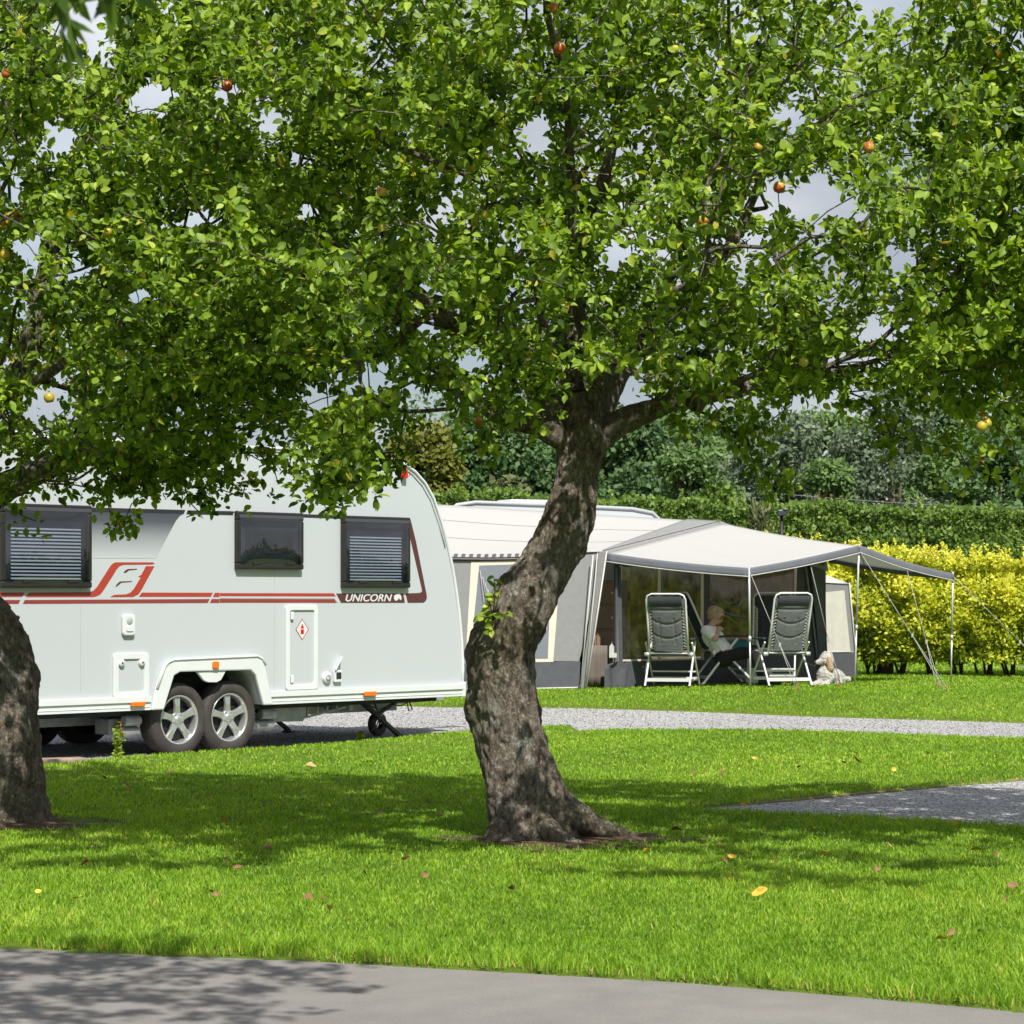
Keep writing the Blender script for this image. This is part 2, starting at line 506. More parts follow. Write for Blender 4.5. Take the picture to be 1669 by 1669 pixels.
# ------------------------------------------------------------------ grass blades (stuff)
def visible_w(Y): return 0.235 * Y + 0.25
TRUNKS = [(0.11, 14.36, 0.22), (-3.12, 15.35, 0.28)]

def blades(X, Y, hgt, wid, rnd, lean=0.85, name="grass"):
    n = len(X)
    z = ground_h(X, Y) - 0.004
    th = RNG.uniform(0, 2 * np.pi, n); ph = RNG.uniform(0, 2 * np.pi, n)
    ln_ = hgt * RNG.uniform(0.15, lean, n)
    wx, wy = np.cos(th) * wid / 2, np.sin(th) * wid / 2
    lx, ly = np.cos(ph) * ln_, np.sin(ph) * ln_
    V = np.empty((n, 5, 3), np.float32)
    V[:, 0] = np.stack([X - wx, Y - wy, z], 1); V[:, 1] = np.stack([X + wx, Y + wy, z], 1)
    mx, my, mz = X + lx * .35, Y + ly * .35, z + hgt * .6
    V[:, 2] = np.stack([mx + wx * .8, my + wy * .8, mz], 1); V[:, 3] = np.stack([mx - wx * .8, my - wy * .8, mz], 1)
    V[:, 4] = np.stack([X + lx, Y + ly, z + hgt * .98], 1)
    b = np.arange(n)[:, None] * 5
    Ft = np.concatenate([b + [0, 1, 2], b + [0, 2, 3], b + [3, 2, 4]], 0)
    return V.reshape(-1, 3), Ft, np.repeat(rnd, 5)

def patchy(X, Y):
    v = np.zeros(len(X))
    for k, (fx, fy, p) in enumerate([(1.1, .7, 0), (2.3, 1.9, 1.3), (.5, .9, 2.2), (4.1, 3.3, .5), (7.3, 6.1, 1.1)]):
        v += np.sin(fx * X + p + 1.7 * np.sin(fy * Y * .7 + p)) * np.sin(fy * Y + 2 * p) / (1 + .4 * k)
    return v / 2.6

Vs, Fs, Rs = [], [], []
off = 0
# bands of depth: (y0, y1, blades per m2, height, width)
for (y0, y1, dens, hg, wd) in [(8.2, 10.2, 8500, .046, .0042), (10.2, 12.5, 6200, .040, .0048), (12.5, 16, 3900, .036, .006),
                               (16, 20, 2300, .034, .008), (20, 26.5, 1300, .034, .011), (27.5, 33, 1150, .040, .012), (33, 40, 600, .042, .016), (40, 48, 200, .06, .03)]:
    W_ = visible_w(y1) + 2.6
    n = int(dens * (y1 - y0) * 2 * W_)
    Y = RNG.uniform(y0, y1, n); X = RNG.uniform(-W_, W_, n)
    da = sdist(PAD_A, X, Y); db = sdist(PAD_B, X, Y); dr = sdist(ROAD, X, Y)
    wob = 0.05 * np.sin(X * 9 + 2 * np.sin(Y * 7)) + 0.03 * np.sin(X * 31 + Y * 17)
    k = (da > wob) & (db > wob * .8) & (dr > 0.01 + wob * .35) & ((np.abs(X) < visible_w(Y)) | (RNG.random(n) < .38))
    for tx, ty, tr in TRUNKS:
        bare = tr * 1.0 + 0.2 * np.exp(-((X - tx - .55) / .4) ** 2 - ((Y - ty) / .25) ** 2)
        k &= ((X - tx - .1) ** 2 + ((Y - ty + .16) * 1.0) ** 2) > (bare * 1.45 + RNG.uniform(0, .20, n)) ** 2
    X, Y, dr_, da_ = X[k], Y[k], dr[k], np.minimum(da[k], db[k])
    n = len(X)
    pt = patchy(X, Y)
    hh = hg * RNG.uniform(.55, 1.25, n) * (1 + 0.55 * np.exp(-(dr_ / .35) ** 2)) * (1 + .25 * pt + .22 * np.sin(X * 17 + 2 * np.sin(Y * 11)) * np.sin(Y * 13)) * (1 + .35 * np.exp(-(np.maximum(da_, 0) / .15) ** 2))
    wide = 1 + .6 * (np.abs(X) > visible_w(Y))
    rr = np.clip(0.44 + 0.25 * pt + .16 * np.sin(X * 23 + 2.1 * np.sin(Y * 15)) * np.sin(Y * 19 + 1.7 * np.sin(X * 13)) + RNG.normal(0, .20, n), 0, .97)
    hh = np.minimum(hh * .70, .062)
    dry = RNG.random(n) < (0.015 + 0.30 * np.exp(-(dr_ / .05) ** 2) + .22 * np.exp(-(np.maximum(da_, 0) / .12) ** 2))
    rr[dry] = 1.0; hh[dry] *= .62
    v, f, r = blades(X, Y, hh, wd * wide * RNG.uniform(.7, 1.3, n), rr)
    Vs.append(v); Fs.append(f + off); Rs.append(r); off += len(v)
o = link_mesh("grass", np_mesh("grass", np.concatenate(Vs), np.concatenate(Fs), {"rnd": np.concatenate(Rs)}), M['grass'])
tag(o, "short bright green mown lawn grass", "grass", kind="stuff")

# a narrow worn earth strip between the lawn and the road, and earth round the trunks
def earth_patch(name, cx, cy, rx, ry, label_kind="structure"):
    vs = [(cx, cy)]
    n = 40
    pts = []
    for k in range(n):
        a = 2 * math.pi * k / n
        rr = 1 + .22 * math.sin(3 * a + cx) + .14 * math.sin(7 * a + 1)
        pts.append((cx + rx * rr * math.cos(a), cy + ry * rr * math.sin(a)))
    V = [(cx, cy, gz(cx, cy) + .012)] + [(x, y, gz(x, y) + .005) for x, y in pts]
    mb = MB(); mb.add(V, [(0, 1 + k, 1 + (k + 1) % n) for k in range(n)], True)
    o = mb.build(name, M['earth']); tag(o, kind="structure")
earth_patch("earth", 0.32, 14.12, .66, .46)
earth_patch("earth", -3.05, 15.1, .50, .42)

# loose stones on the gravel (stuff)
def stones(n, poly, box, smin, smax):
    X = RNG.uniform(box[0], box[1], n); Y = RNG.uniform(box[2], box[3], n)
    k = (sdist(poly, X, Y) < -0.01) & (np.abs(X) < visible_w(Y)); X, Y = X[k], Y[k]; n = len(X)
    z = 0.175 * sstep((Y - 27.6) / 4.6) + 0.012 * np.sin(X * 1.3 + .4) * np.sin(Y * 0.9) - .02
    octv = np.array([[1, 0, 0], [-1, 0, 0], [0, 1, 0], [0, -1, 0], [0, 0, 1], [0, 0, -1]], float)
    octf = np.array([[0, 2, 4], [2, 1, 4], [1, 3, 4], [3, 0, 4], [2, 0, 5], [1, 2, 5], [3, 1, 5], [0, 3, 5]])
    s = RNG.uniform(smin, smax, (n, 1, 1)) * RNG.uniform(.6, 1.2, (n, 6, 3))
    a = RNG.uniform(0, 6.28, n)
    v = octv[None] * s * np.array([1, 1, .7])
    vx = v[..., 0] * np.cos(a)[:, None] - v[..., 1] * np.sin(a)[:, None]; vy = v[..., 0] * np.sin(a)[:, None] + v[..., 1] * np.cos(a)[:, None]
    v = np.stack([vx + X[:, None], vy + Y[:, None], v[..., 2] + z[:, None]], -1)
    f = octf[None] + np.arange(n)[:, None, None] * 6
    return v.reshape(-1, 3), f.reshape(-1, 3), np.repeat(RNG.random(n), 6)
M['stone'] = leaf_mat("grey_stone", [(0, (.10, .10, .105)), (.5, (.30, .295, .295)), (1, (.55, .54, .53))], 0.0, .9, .2)
v1, f1, r1 = stones(16000, PAD_B, (1, 6, 14, 20), .004, .011)
v2, f2, r2 = stones(16000, PAD_A, (-6.5, 6.5, 19, 31), .005, .012)
o = link_mesh("loose_gravel", np_mesh("loose_gravel", np.concatenate([v1, v2]), np.concatenate([f1, f2 + len(v1)]), {"rnd": np.concatenate([r1, r2])}), M['stone'])
tag(o, "loose grey gravel chippings on the pitches", "gravel", kind="stuff")
# ------------------------------------------------------------------ leaves and trees
LEAF_V = np.array([[0, 0, 0], [.12, .15, .035], [.36, .285, .065], [.64, .265, .05], [.86, .125, -.01], [1, 0, -.09], [.86, -.125, -.01], [.64, -.265, .05], [.36, -.285, .065], [.12, -.15, .035], [.36, 0, 0], [.66, 0, -.02]], np.float32)
LEAF_F = np.array([[0, 10, 1], [1, 10, 2], [2, 10, 11], [2, 11, 3], [3, 11, 4], [4, 11, 5], [0, 9, 10], [9, 8, 10], [8, 11, 10], [8, 7, 11], [7, 6, 11], [6, 5, 11]], np.int32)
CARD_V = np.array([[0, 0, 0], [.5, .32, .05], [1, 0, 0], [.5, -.32, .05]], np.float32)
CARD_F = np.array([[0, 3, 2, 1]], np.int32)

def unit(a): return a / np.maximum(np.linalg.norm(a, axis=-1, keepdims=True), 1e-9)

def leaf_cloud(name, P, D, Nn, S, rnd, tv=LEAF_V, tf=LEAF_F):
    """leaf at P pointing along D with surface normal near Nn, size S"""
    D = unit(D); Sd = unit(np.cross(Nn, D)); Nz = np.cross(D, Sd)
    n = len(P); k = len(tv)
    zf = np.random.default_rng(n).uniform(.1, 2.6, n)[:, None, None] if k == 12 else 1.0
    V = (P[:, None, :] + S[:, None, None] * (tv[None, :, 0, None] * D[:, None, :] + tv[None, :, 1, None] * Sd[:, None, :] + zf * tv[None, :, 2, None] * Nz[:, None, :]))
    Fc = (tf[None] + (np.arange(n) * k)[:, None, None]).reshape(-1, tf.shape[1])
    return np_mesh(name, V.reshape(-1, 3), Fc, {"rnd": np.repeat(rnd, k)})

def fbm(p, sc, oc=4):
    v = 0; a = 1
    q = Vector(p) * sc
    for _ in range(oc):
        v += a * mnoise.noise(q); a *= .5; q = q * 2.03 + Vector((3.1, 1.7, 5.2))
    return v

def trunk_mesh(mb, path, rad, n=56, m=110, amp=.05, flare=None, lobes=.06, burls=()):
    """smooth tapered trunk along a polyline (Catmull-Rom) with bumps; radii along it"""
    P = [Vector(p) for p in path]; K = len(P)
    def cr(a, b, c, d, t): return 0.5 * ((2 * b) + (c - a) * t + (2 * a - 5 * b + 4 * c - d) * t * t + (3 * b - a - 3 * c + d) * t ** 3)
    vs = []; fs = []
    prev = None
    for i in range(m + 1):
        s = i / m * (K - 1); k = min(int(s), K - 2); t = s - k
        g = [max(0, k - 1), k, k + 1, min(K - 1, k + 2)]
        c = cr(*[P[j] for j in g], t); r = cr(*[rad[j] for j in g], t)
        s2 = min(s + .03, K - 1.0001); k2 = min(int(s2), K - 2); g2 = [max(0, k2 - 1), k2, k2 + 1, min(K - 1, k2 + 2)]
        c2 = cr(*[P[j] for j in g2], s2 - k2)
        d = (c2 - c)
        d = d.normalized() if d.length > 1e-6 else Vector((0, 0, 1))
        u = Vector((1, 0, 0)) if prev is None else prev
        u = (u - d * u.dot(d)).normalized(); prev = u; w = d.cross(u)
        for j in range(n):
            a = 2 * math.pi * j / n
            dirv = u * math.cos(a) + w * math.sin(a)
            p0 = c + dirv * r
            q = Vector((p0.x * 1.0, p0.y * 1.0, p0.z * .55))
            dr = r * (lobes * math.sin(3 * a + 1.3 * s) + lobes * .6 * math.sin(5 * a - 2.1 * s + 1)) + amp * (fbm(q, 3.2, 3) * .55 + abs(fbm(q, 9, 3)) * .5 + fbm(q, 20, 2) * .32 + fbm(q, 44, 2) * .20)
            if flare: dr += flare(a, p0, i / m)
            for bc, br, ba in burls:
                dd = (p0 - Vector(bc)).length / br
                if dd < 2.5: dr += ba * math.exp(-dd * dd)
            vs.append(c + dirv * (r + dr))
    for i in range(m):
        for j in range(n):
            j2 = (j + 1) % n
            fs.append((i * n + j, i * n + j2, (i + 1) * n + j2, (i + 1) * n + j))
    b = len(mb.v)
    mb.add(vs, fs, True)
    mb.f.append(tuple(b + m * n + j for j in range(n))); mb.sm.append(False)

def grow(limbs, pts, maxlen=.38, wander=.05, alpha=.25, seed=1):
    """connect crown points to the limbs with a branching skeleton. returns pos, parent"""
    rg = np.random.default_rng(seed)
    pos = []; par = []; plen = []
    for limb in limbs:            # limb: list of points; first attaches to nothing (trunk)
        pi = -1
        prevp = None
        for p in limb:
            p = np.array(p, float)
            if prevp is not None:
                d = np.linalg.norm(p - prevp); k = max(1, int(d / .2))
                for q in range(1, k + 1):
                    w_ = rg.normal(0, .015, 3) if q < k else 0
                    pos.append(prevp + (p - prevp) * q / k + w_); par.append(pi); plen.append((plen[pi] if pi >= 0 else 0) + d / k); pi = len(pos) - 1
            else:
                pos.append(p); par.append(-1); plen.append(0); pi = len(pos) - 1
            prevp = p
    c0 = np.mean([l[0] for l in limbs], 0)
    order = np.argsort(np.linalg.norm(pts - c0, axis=1))
    A = np.zeros((len(pos) + len(pts) * 14, 3)); A[:len(pos)] = pos
    Lp = np.zeros(len(A)); Lp[:len(pos)] = plen
    n = len(pos); par = list(par)
    ends = []
    for oi in order:
        p = pts[oi]
        d = np.linalg.norm(A[:n] - p, axis=1)
        j = int(np.argmin(d + alpha * Lp[:n]))
        L0 = d[j]; k = max(1, int(math.ceil(L0 / maxlen * 2)))
        pi = j
        a = A[j].copy()
        sag = rg.normal(0, wander * L0, 3)
        for q in range(1, k + 1):
            t = q / k
            x = a + (p - a) * t + sag * math.sin(math.pi * t) + (rg.normal(0, wander * .15, 3) if q < k else 0)
            if n >= len(A): break
            A[n] = x; Lp[n] = Lp[pi] + L0 / k; par.append(pi); pi = n; n += 1
        ends.append(pi)
    return A[:n], np.array(par), np.array(ends)

def branch_mesh(mb, A, par, rmin=.0038, expo=2.35, rmax=.2, scale=1.0):
    n = len(A)
    acc = np.zeros(n)
    r = np.zeros(n)
    for i in range(n - 1, -1, -1):
        r[i] = max(rmin, acc[i] ** (1 / expo)) if acc[i] > 0 else rmin
        if par[i] >= 0: acc[par[i]] += r[i] ** expo
    r = np.minimum(r * scale, rmax)
    for i in range(n):
        p = par[i]
        if p < 0: continue
        a, b = Vector(A[p]), Vector(A[i])
        if (b - a).length < 1e-4: continue
        r0 = min(r[p], r[i] * 1.5)
        k = 8 if r[i] > .03 else (6 if r[i] > .012 else 4)
        mb.tube([a, b], [r0, r[i]], k, caps=False)
    return r

def crown_leaves(name, A, par, r, per, size, seed, rtwig=.011, clump=.16, yellow=.03, spread=1.0):
    rg = np.random.default_rng(seed)
    idx = np.where((par >= 0) & (r < rtwig))[0]
    m = len(idx) * per
    ii = np.repeat(idx, per)
    t = rg.uniform(-.1, 1.15, m)[:, None]
    a = A[par[ii]]; b = A[ii]
    # leaves sit in rosettes on short spurs along the twig
    nsp = max(2, per // 6); ns = len(idx) * nsp
    si = np.repeat(np.arange(len(idx)), per) * nsp + rg.integers(0, nsp, m)
    sj = np.repeat(idx, nsp); st = rg.uniform(-.1, 1.2, ns)[:, None]
    spur = A[par[sj]] + (A[sj] - A[par[sj]]) * st + rg.normal(0, clump * .40 * spread, (ns, 3)) * np.array([1, 1, .8])
    out = unit(rg.normal(0, 1, (m, 3)) + 0.35 * unit(b - a) + np.array([0, 0, -.10]))
    base = spur[si] + out * rg.uniform(.005, .03, m)[:, None]
    nn = unit(rg.normal(0, .60, (m, 3)) + np.array([.15, -.72, .82]))
    S = size * rg.uniform(.5, 1.25, m)
    cl = np.repeat(rg.normal(0, .10, len(idx)), per)
    rnd = np.clip(.45 + cl + rg.normal(0, .17, m), 0, .92)
    rnd[rg.random(m) < yellow] = rg.uniform(.93, 1.0, 1)
    return leaf_cloud(name, base, out, nn, S, rnd)

def crown_points(n, box, inside, seed, nsc=1.35, nth=-.24):
    rg = np.random.default_rng(seed); out = []
    while len(out) < n:
        p = np.array([rg.uniform(*box[0]), rg.uniform(*box[1]), rg.uniform(*box[2])])
        if not inside(p): continue
        if mnoise.noise(Vector(p) * nsc + Vector((seed, 0, 0))) < nth: continue
        out.append(p)
    return np.array(out)

def interp(x, tbl):
    return float(np.interp(x, [a for a, b in tbl], [b for a, b in tbl]))

# lower outline of the foliage in the photo (column, row): crown underside height at a given distance
LOW_MAIN = [(380, 660), (470, 690), (500, 770), (620, 760), (650, 640), (700, 650), (760, 690), (850, 715), (900, 650), (1000, 650), (1100, 665), (1180, 685), (1300, 665), (1420, 630), (1480, 670), (1560, 685), (1669, 695), (1900, 715)]
LOW_LEFT = [(-700, 795), (-100, 785), (0, 765), (130, 785), (200, 790), (350, 785), (430, 755), (500, 700), (620, 640)]
# places where the crowns are thin and sky shows: (x, z, rx, rz) at the tree's own depth
def px_x(px, Y): return (px - 834.5) / F * Y
def px_z(py, Y): return EYE - (py - HOR) / F * Y
GAPS = [(1335, 322, 62, 42), (1290, 190, 26, 20), (140, 40, 50, 50), (250, 155, 40, 24), (100, 225, 30, 26), (45, 405, 26, 26), (130, 440, 30, 18), (875, 215, 34, 30), (1005, 415, 24, 26), (370, 150, 30, 18), (440, 195, 26, 18),
        (1470, 425, 30, 24), (1430, 540, 34, 22), (1380, 590, 60, 18), (1400, 640, 40, 12), (520, 655, 34, 26), (700, 530, 20, 24), (770, 590, 34, 14), (330, 355, 40, 16), (490, 260, 24, 16), (1010, 615, 26, 20), (500, 345, 26, 16), (600, 620, 40, 20), (230, 480, 30, 14), (690, 470, 16, 12)]
def in_gap(p, grow_=1.0):
    Y = p[1]
    px = p[0] / Y * F + 834.5; py = HOR - (p[2] - EYE) / Y * F
    for gx_, gy_, rx, ry in GAPS:
        if ((px - gx_) / (rx * grow_ + 6)) ** 2 + ((py - gy_) / (ry * grow_ + 6)) ** 2 < 1: return True
    return False
def low_z(p, tbl):
    px = p[0] / p[1] * F + 834.5
    return EYE + (HOR - interp(px, tbl)) * p[1] / F

def cull_gaps(me, k):
    """drop the leaves hanging in the thin spots of the crown (k verts per leaf)"""
    pass

def apple_mesh():
    mb = MB()
    prof = [(0.0, -.028), (.010, -.031), (.020, -.030), (.030, -.018), (.034, 0.0), (.031, .017), (.020, .028), (.009, .027), (0.0, .021)]
    mb.lathe(prof, (0, 0, 0), 'z', 18)
    mb.tube([(0, 0, .02), (.004, 0, .045), (.010, .003, .062)], .0025, 5)
    return mb
def apple_mat():
    m, t, b = new_mat("apple_skin")
    ln = t.links.new
    tc = t.nodes.new("ShaderNodeTexCoord"); nz = t.nodes.new("ShaderNodeTexNoise"); nz.inputs['Scale'].default_value = 18
    oi = t.nodes.new("ShaderNodeObjectInfo")
    ad = t.nodes.new("ShaderNodeMath"); ad.operation = 'ADD'
    mu = t.nodes.new("ShaderNodeMath"); mu.operation = 'MULTIPLY'; mu.inputs[1].default_value = .55
    ln(tc.outputs['Object'], nz.inputs['Vector']); ln(oi.outputs['Random'], mu.inputs[0]); ln(mu.outputs[0], ad.inputs[0]); ln(nz.outputs['Fac'], ad.inputs[1])
    cr = t.nodes.new("ShaderNodeValToRGB"); cr.color_ramp.elements.new(.5)
    for e, p, c in zip(cr.color_ramp.elements, (.5, .9, 1.0), ((.33, .36, .03, 1), (.50, .33, .04, 1), (.45, .09, .03, 1))): e.position = p; e.color = c
    ln(ad.outputs[0], cr.inputs[0]); ln(cr.outputs[0], b.inputs['Base Color']); b.inputs['Roughness'].default_value = .35
    return m
M['apple'] = apple_mat()

def apple_tree(label, loc_trunk, trunk_fn, limbs, inside, box, npts, per, seed, extra=None, apples=0, applespots=(), leaf=.056, group="apple trees along the lawn", yellow=.014, flecks=(0, 0)):
    root = empty("apple_tree", (0, 0, 0), 0, label, "tree", group)
    root.location = loc_trunk
    off_ = np.array(loc_trunk)
    pts = crown_points(npts, box, inside, seed)
    if extra is not None and len(extra): pts = np.concatenate([pts, np.array(extra)])
    A, par, ends = grow(limbs, pts, seed=seed)
    mb = MB()
    trunk_fn(mb)
    r = branch_mesh(mb, A, par, rmax=.085, scale=.92)
    mb.v = [tuple(np.array(p) - off_) for p in mb.v]
    mb.build("trunk", M['bark'], root)
    me = crown_leaves("crown", A, par, r, per, leaf, seed + 5, yellow=yellow)
    # thin spots
    n = len(me.vertices); co = np.empty(n * 3, np.float32); me.vertices.foreach_get("co", co); co = co.reshape(-1, 12, 3)
    c = co[:, 10]
    pxs = c[:, 0] / c[:, 1] * F + 834.5; pys = HOR - (c[:, 2] - EYE) / c[:, 1] * F
    keep = np.ones(len(c), bool)
    rg = np.random.default_rng(seed)
    for gx_, gy_, rx, ry in GAPS:
        dd = ((pxs - gx_) / rx) ** 2 + ((pys - gy_) / ry) ** 2
        ang = np.arctan2(pys - gy_, pxs - gx_)
        dd = dd * (1 + .45 * np.sin(3 * ang + gx_) + .25 * np.sin(7 * ang + gy_))
        keep &= (dd > rg.uniform(.3, 1.1, len(c)))
    # sparse foliage on the sunny side of the trunk, so that flecks of sun reach the bark
    hh = (loc_trunk[1] - .15 - c[:, 1]) / (-SUN_TRAVEL.y / SUN_TRAVEL.z)
    lx = c[:, 0] + hh * SUN_TRAVEL.x / -SUN_TRAVEL.z; lz = c[:, 2] - hh
    near = (hh > 0) & (np.abs(lx - loc_trunk[0] - np.where(lz > .8, flecks[1] * (lz - .8), 0)) < .62) & (lz > -.1) & (lz < 2.4)
    if flecks[0]:
        nzv = np.array([mnoise.noise(Vector((lx[q] * 4.2, 0, lz[q] * 3.4))) if near[q] else 0 for q in range(len(c))])
        keep &= ~(near & (nzv > -.12) & (rg.random(len(c)) < .93))
    rn = np.empty(n, np.float32); me.attributes["rnd"].data.foreach_get("value", rn); rn = rn.reshape(-1, 12)[keep].ravel()
    co = co[keep].reshape(-1, 3) - off_
    k = keep.sum()
    Fc = (LEAF_F[None] + (np.arange(k) * 12)[:, None, None]).reshape(-1, 3)
    bpy.data.meshes.remove(me)
    link_mesh("crown", np_mesh("crown", co, Fc, {"rnd": rn}), M['leaf'], root, smooth=True)
    print("tree leaves", k, "nodes", len(A))
    # apples hang from twig ends
    proto = None
    for i, sp in enumerate(applespots):
        sp = np.array(sp)
        if proto is None:
            a = apple_mesh().build("apple", M['apple'], root); proto = a
        else:
            a = proto.copy(); COL.objects.link(a); a.parent = root
        a.location = Vector(sp - off_); a.rotation_euler = (rg.normal(0, .3), rg.normal(0, .3), rg.uniform(0, 6))
        s = rg.uniform(.62, .9); a.scale = (s, s, s)
    return root

# --- main tree
YM = 14.36
def T(px, py, dy=0.0): return tuple(at(px, py, YM + dy))
main_path = [T(868, 1392), T(866, 1350), T(856, 1300), T(842, 1240), T(826, 1180), T(818, 1120), T(814, 1060), T(838, 1004), T(868, 962), T(898, 915), T(918, 875), T(931, 830), T(940, 780), T(949, 735), T(953, 705), T(952, 672), T(946, 640)]
main_rad = [.25, .225, .205, .195, .196, .188, .184, .180, .158, .145, .138, .131, .127, .125, .130, .116, .09]
def main_trunk(mb):
    base = Vector(T(866, 1370))
    def flare(a, p, s):
        h = max(0, p.z - base.z + .02)
        f = math.exp(-h / .10)
        v = f * (.05 + .05 * max(0, math.cos(3 * a + .5)))
        return v
    burls = [(T(792, 1030, -.08), .07, .03), (T(800, 1070, -.15), .09, .02), (T(768, 1060), .10, .02), (T(900, 830, -.12), .08, .03), (T(905, 720, -.1), .09, .03), (T(985, 720, -.05), .09, .04), (T(770, 1150), .09, .02)]
    trunk_mesh(mb, main_path, main_rad, n=150, m=360, amp=.032, flare=flare, burls=burls)
    # surface roots
    trunk_mesh(mb, [T(900, 1300, -.02), T(928, 1326, -.04), T(965, 1344, -.06), T(1005, 1356, -.06), T(1050, 1372, -.06)], [.075, .085, .06, .042, .015], n=30, m=40, amp=.03)
    trunk_mesh(mb, [T(840, 1330, -.05), T(818, 1352, -.16), T(800, 1372, -.22), T(775, 1382, -.25)], [.08, .07, .045, .02], n=20, m=24, amp=.02)
    trunk_mesh(mb, [T(880, 1330, -.1), T(900, 1360, -.25), T(925, 1376, -.32), T(965, 1388, -.36)], [.08, .065, .045, .02], n=20, m=24, amp=.02)
    # thick limbs
    trunk_mesh(mb, [T(930, 725), T(902, 705, -.06), T(870, 690, -.12), T(835, 688, -.16), T(795, 668, -.1), T(755, 640, -.0), T(700, 618, .1)], [.075, .072, .060, .050, .042, .035, .022], n=26, m=60, amp=.018)
    trunk_mesh(mb, [T(925, 690, .05), T(890, 640, .1), T(840, 590, .18), T(780, 545, .2), T(715, 510, .15), T(660, 450, .1), T(620, 370, .1)], [.085, .075, .062, .055, .047, .037, .022], n=26, m=60, amp=.016)
    trunk_mesh(mb, [T(970, 720), T(1010, 690, -.05), T(1060, 668, -.12), T(1110, 652, -.18), T(1170, 643, -.22), T(1240, 628, -.2), T(1330, 618, -.1), T(1430, 586, 0)], [.075, .075, .058, .047, .037, .029, .022, .015], n=26, m=60, amp=.016)
    trunk_mesh(mb, [T(950, 680), T(948, 620, .05), T(930, 540, .1), T(922, 470, .05), T(955, 380, 0), T(985, 290, -.05), T(1010, 180, -.1)], [.10, .075, .055, .046, .038, .03, .02], n=26, m=60, amp=.016)
    trunk_mesh(mb, [T(965, 690), T(1000, 620, .1), T(1050, 550, .2), T(1120, 480, .3), T(1190, 400, .3), T(1250, 270, .3)], [.08, .065, .052, .044, .034, .02], n=24, m=50, amp=.016)
main_limbs = [
    [T(902, 705, -.06), T(870, 690, -.12), T(835, 688, -.16), T(795, 668, -.1), T(755, 640), T(700, 618, .1)],
    [T(890, 640, .1), T(840, 590, .18), T(780, 545, .2), T(715, 510, .15), T(660, 450, .1), T(620, 370, .1)],
    [T(1010, 690, -.05), T(1060, 668, -.12), T(1110, 652, -.18), T(1170, 643, -.22), T(1240, 628, -.2), T(1330, 618, -.1), T(1430, 586, 0)],
    [T(948, 620, .05), T(930, 540, .1), T(922, 470, .05), T(955, 380), T(985, 290, -.05), T(1010, 180, -.1)],
    [T(1000, 620, .1), T(1050, 550, .2), T(1120, 480, .3), T(1190, 400, .3), T(1250, 270, .3)],
    [T(925, 640, -.1), T(900, 560, -.5), T(880, 500, -.9), T(860, 400, -1.3)],
    [T(960, 650, -.1), T(1010, 600, -.6), T(1080, 560, -1.0), T(1160, 520, -1.3)],
    [T(960, 640, .1), T(1010, 580, .8), T(1080, 500, 1.5)],
    [T(930, 640, .1), T(850, 560, .8), T(760, 470, 1.5)],
]
def main_inside(p):
    d = (abs((p[0] - .25) / 3.0)) ** 2.4 + (abs((p[1] - 13.75) / 2.45)) ** 2.4 + (abs((p[2] - 3.55) / 1.72)) ** 2.6
    return d < 1 and p[2] > low_z(p, LOW_MAIN) + .10 and not in_gap(p)
ex = []
for px, py, dy in [(490, 660, -.6), (520, 690, -.7), (500, 720, -.7), (540, 740, -.8), (560, 770, -.8), (515, 790, -.8), (590, 700, -.7), (610, 740, -.75), (640, 768, -.8), (545, 700, -.7), (580, 640, -.6), (600, 600, -.5), (560, 660, -.6), (495, 800, -.8), (540, 810, -.8),
                   (770, 700, -.3), (800, 720, -.35), (830, 700, -.3), (770, 735, -.35), (870, 720, -.4), (840, 560, -1.0), (880, 600, -1.1), (905, 580, -1.2), (900, 640, -1.2), (890, 680, -1.1),
                   (1180, 690, -.3), (1220, 720, -.35), (1240, 760, -.4), (1270, 800, -.4), (1215, 735, -.4), (1250, 775, -.4), (1280, 790, -.4), (1195, 705, -.3), (1225, 745, -.35), (1455, 715, -.4), (1250, 690, -.3), (1230, 700, -.3), (1460, 700, -.4), (1440, 680, -.4), (1480, 715, -.4), (1290, 660, -.3), (1320, 650, -.2), (1560, 730, -.3), (1590, 780, -.3), (1200, 660, -.3), (1140, 670, -.3), (1100, 690, -.3)]:
    ex.append(T(px, py, dy))
A_MAIN = [T(912, 78, -2.50), T(902, 12, -2.40), T(898, 478, -2.20), T(918, 500, -2.20), T(622, 312, -2.10), T(792, 350, -2.20), T(642, 650, -1.50), T(1270, 305, -1.80), T(1235, 240, -1.80), T(1145, 360, -2.20), T(1600, 695, -1.80), T(1100, 80, -2.40), T(1090, 470, -2.20), T(780, 765 - 80, -1.10), T(1310, 760 - 170, -1.80), T(1416, 240, -2.30)]
_rg = np.random.default_rng(88)
for k_ in range(46):
    t_ = _rg.random(); px_ = 1040 + 420 * t_; py_ = 662 - 70 * t_ + _rg.normal(-8, 26)
    ex.append(T(px_, min(py_, 705), -.2 + _rg.uniform(-.75, .1)))
for k_ in range(14): ex.append(T(_rg.uniform(485, 640), _rg.uniform(620, 790), -.8 + _rg.uniform(-.25, .25)))
for k_ in range(26):
    t_ = _rg.random(); ex.append(T(560 + _rg.normal(0, 34) * (1.2 - .5 * t_), 640 + 175 * t_, -2.3 + _rg.uniform(-.25, .25)))
for k_ in range(60): ex.append(T(_rg.uniform(1330, 1690), _rg.uniform(540, 672), _rg.uniform(-1.2, .5)))
for k_ in range(20): ex.append(T(_rg.uniform(730, 900), _rg.uniform(600, 690), -.7 + _rg.uniform(-.5, .3)))
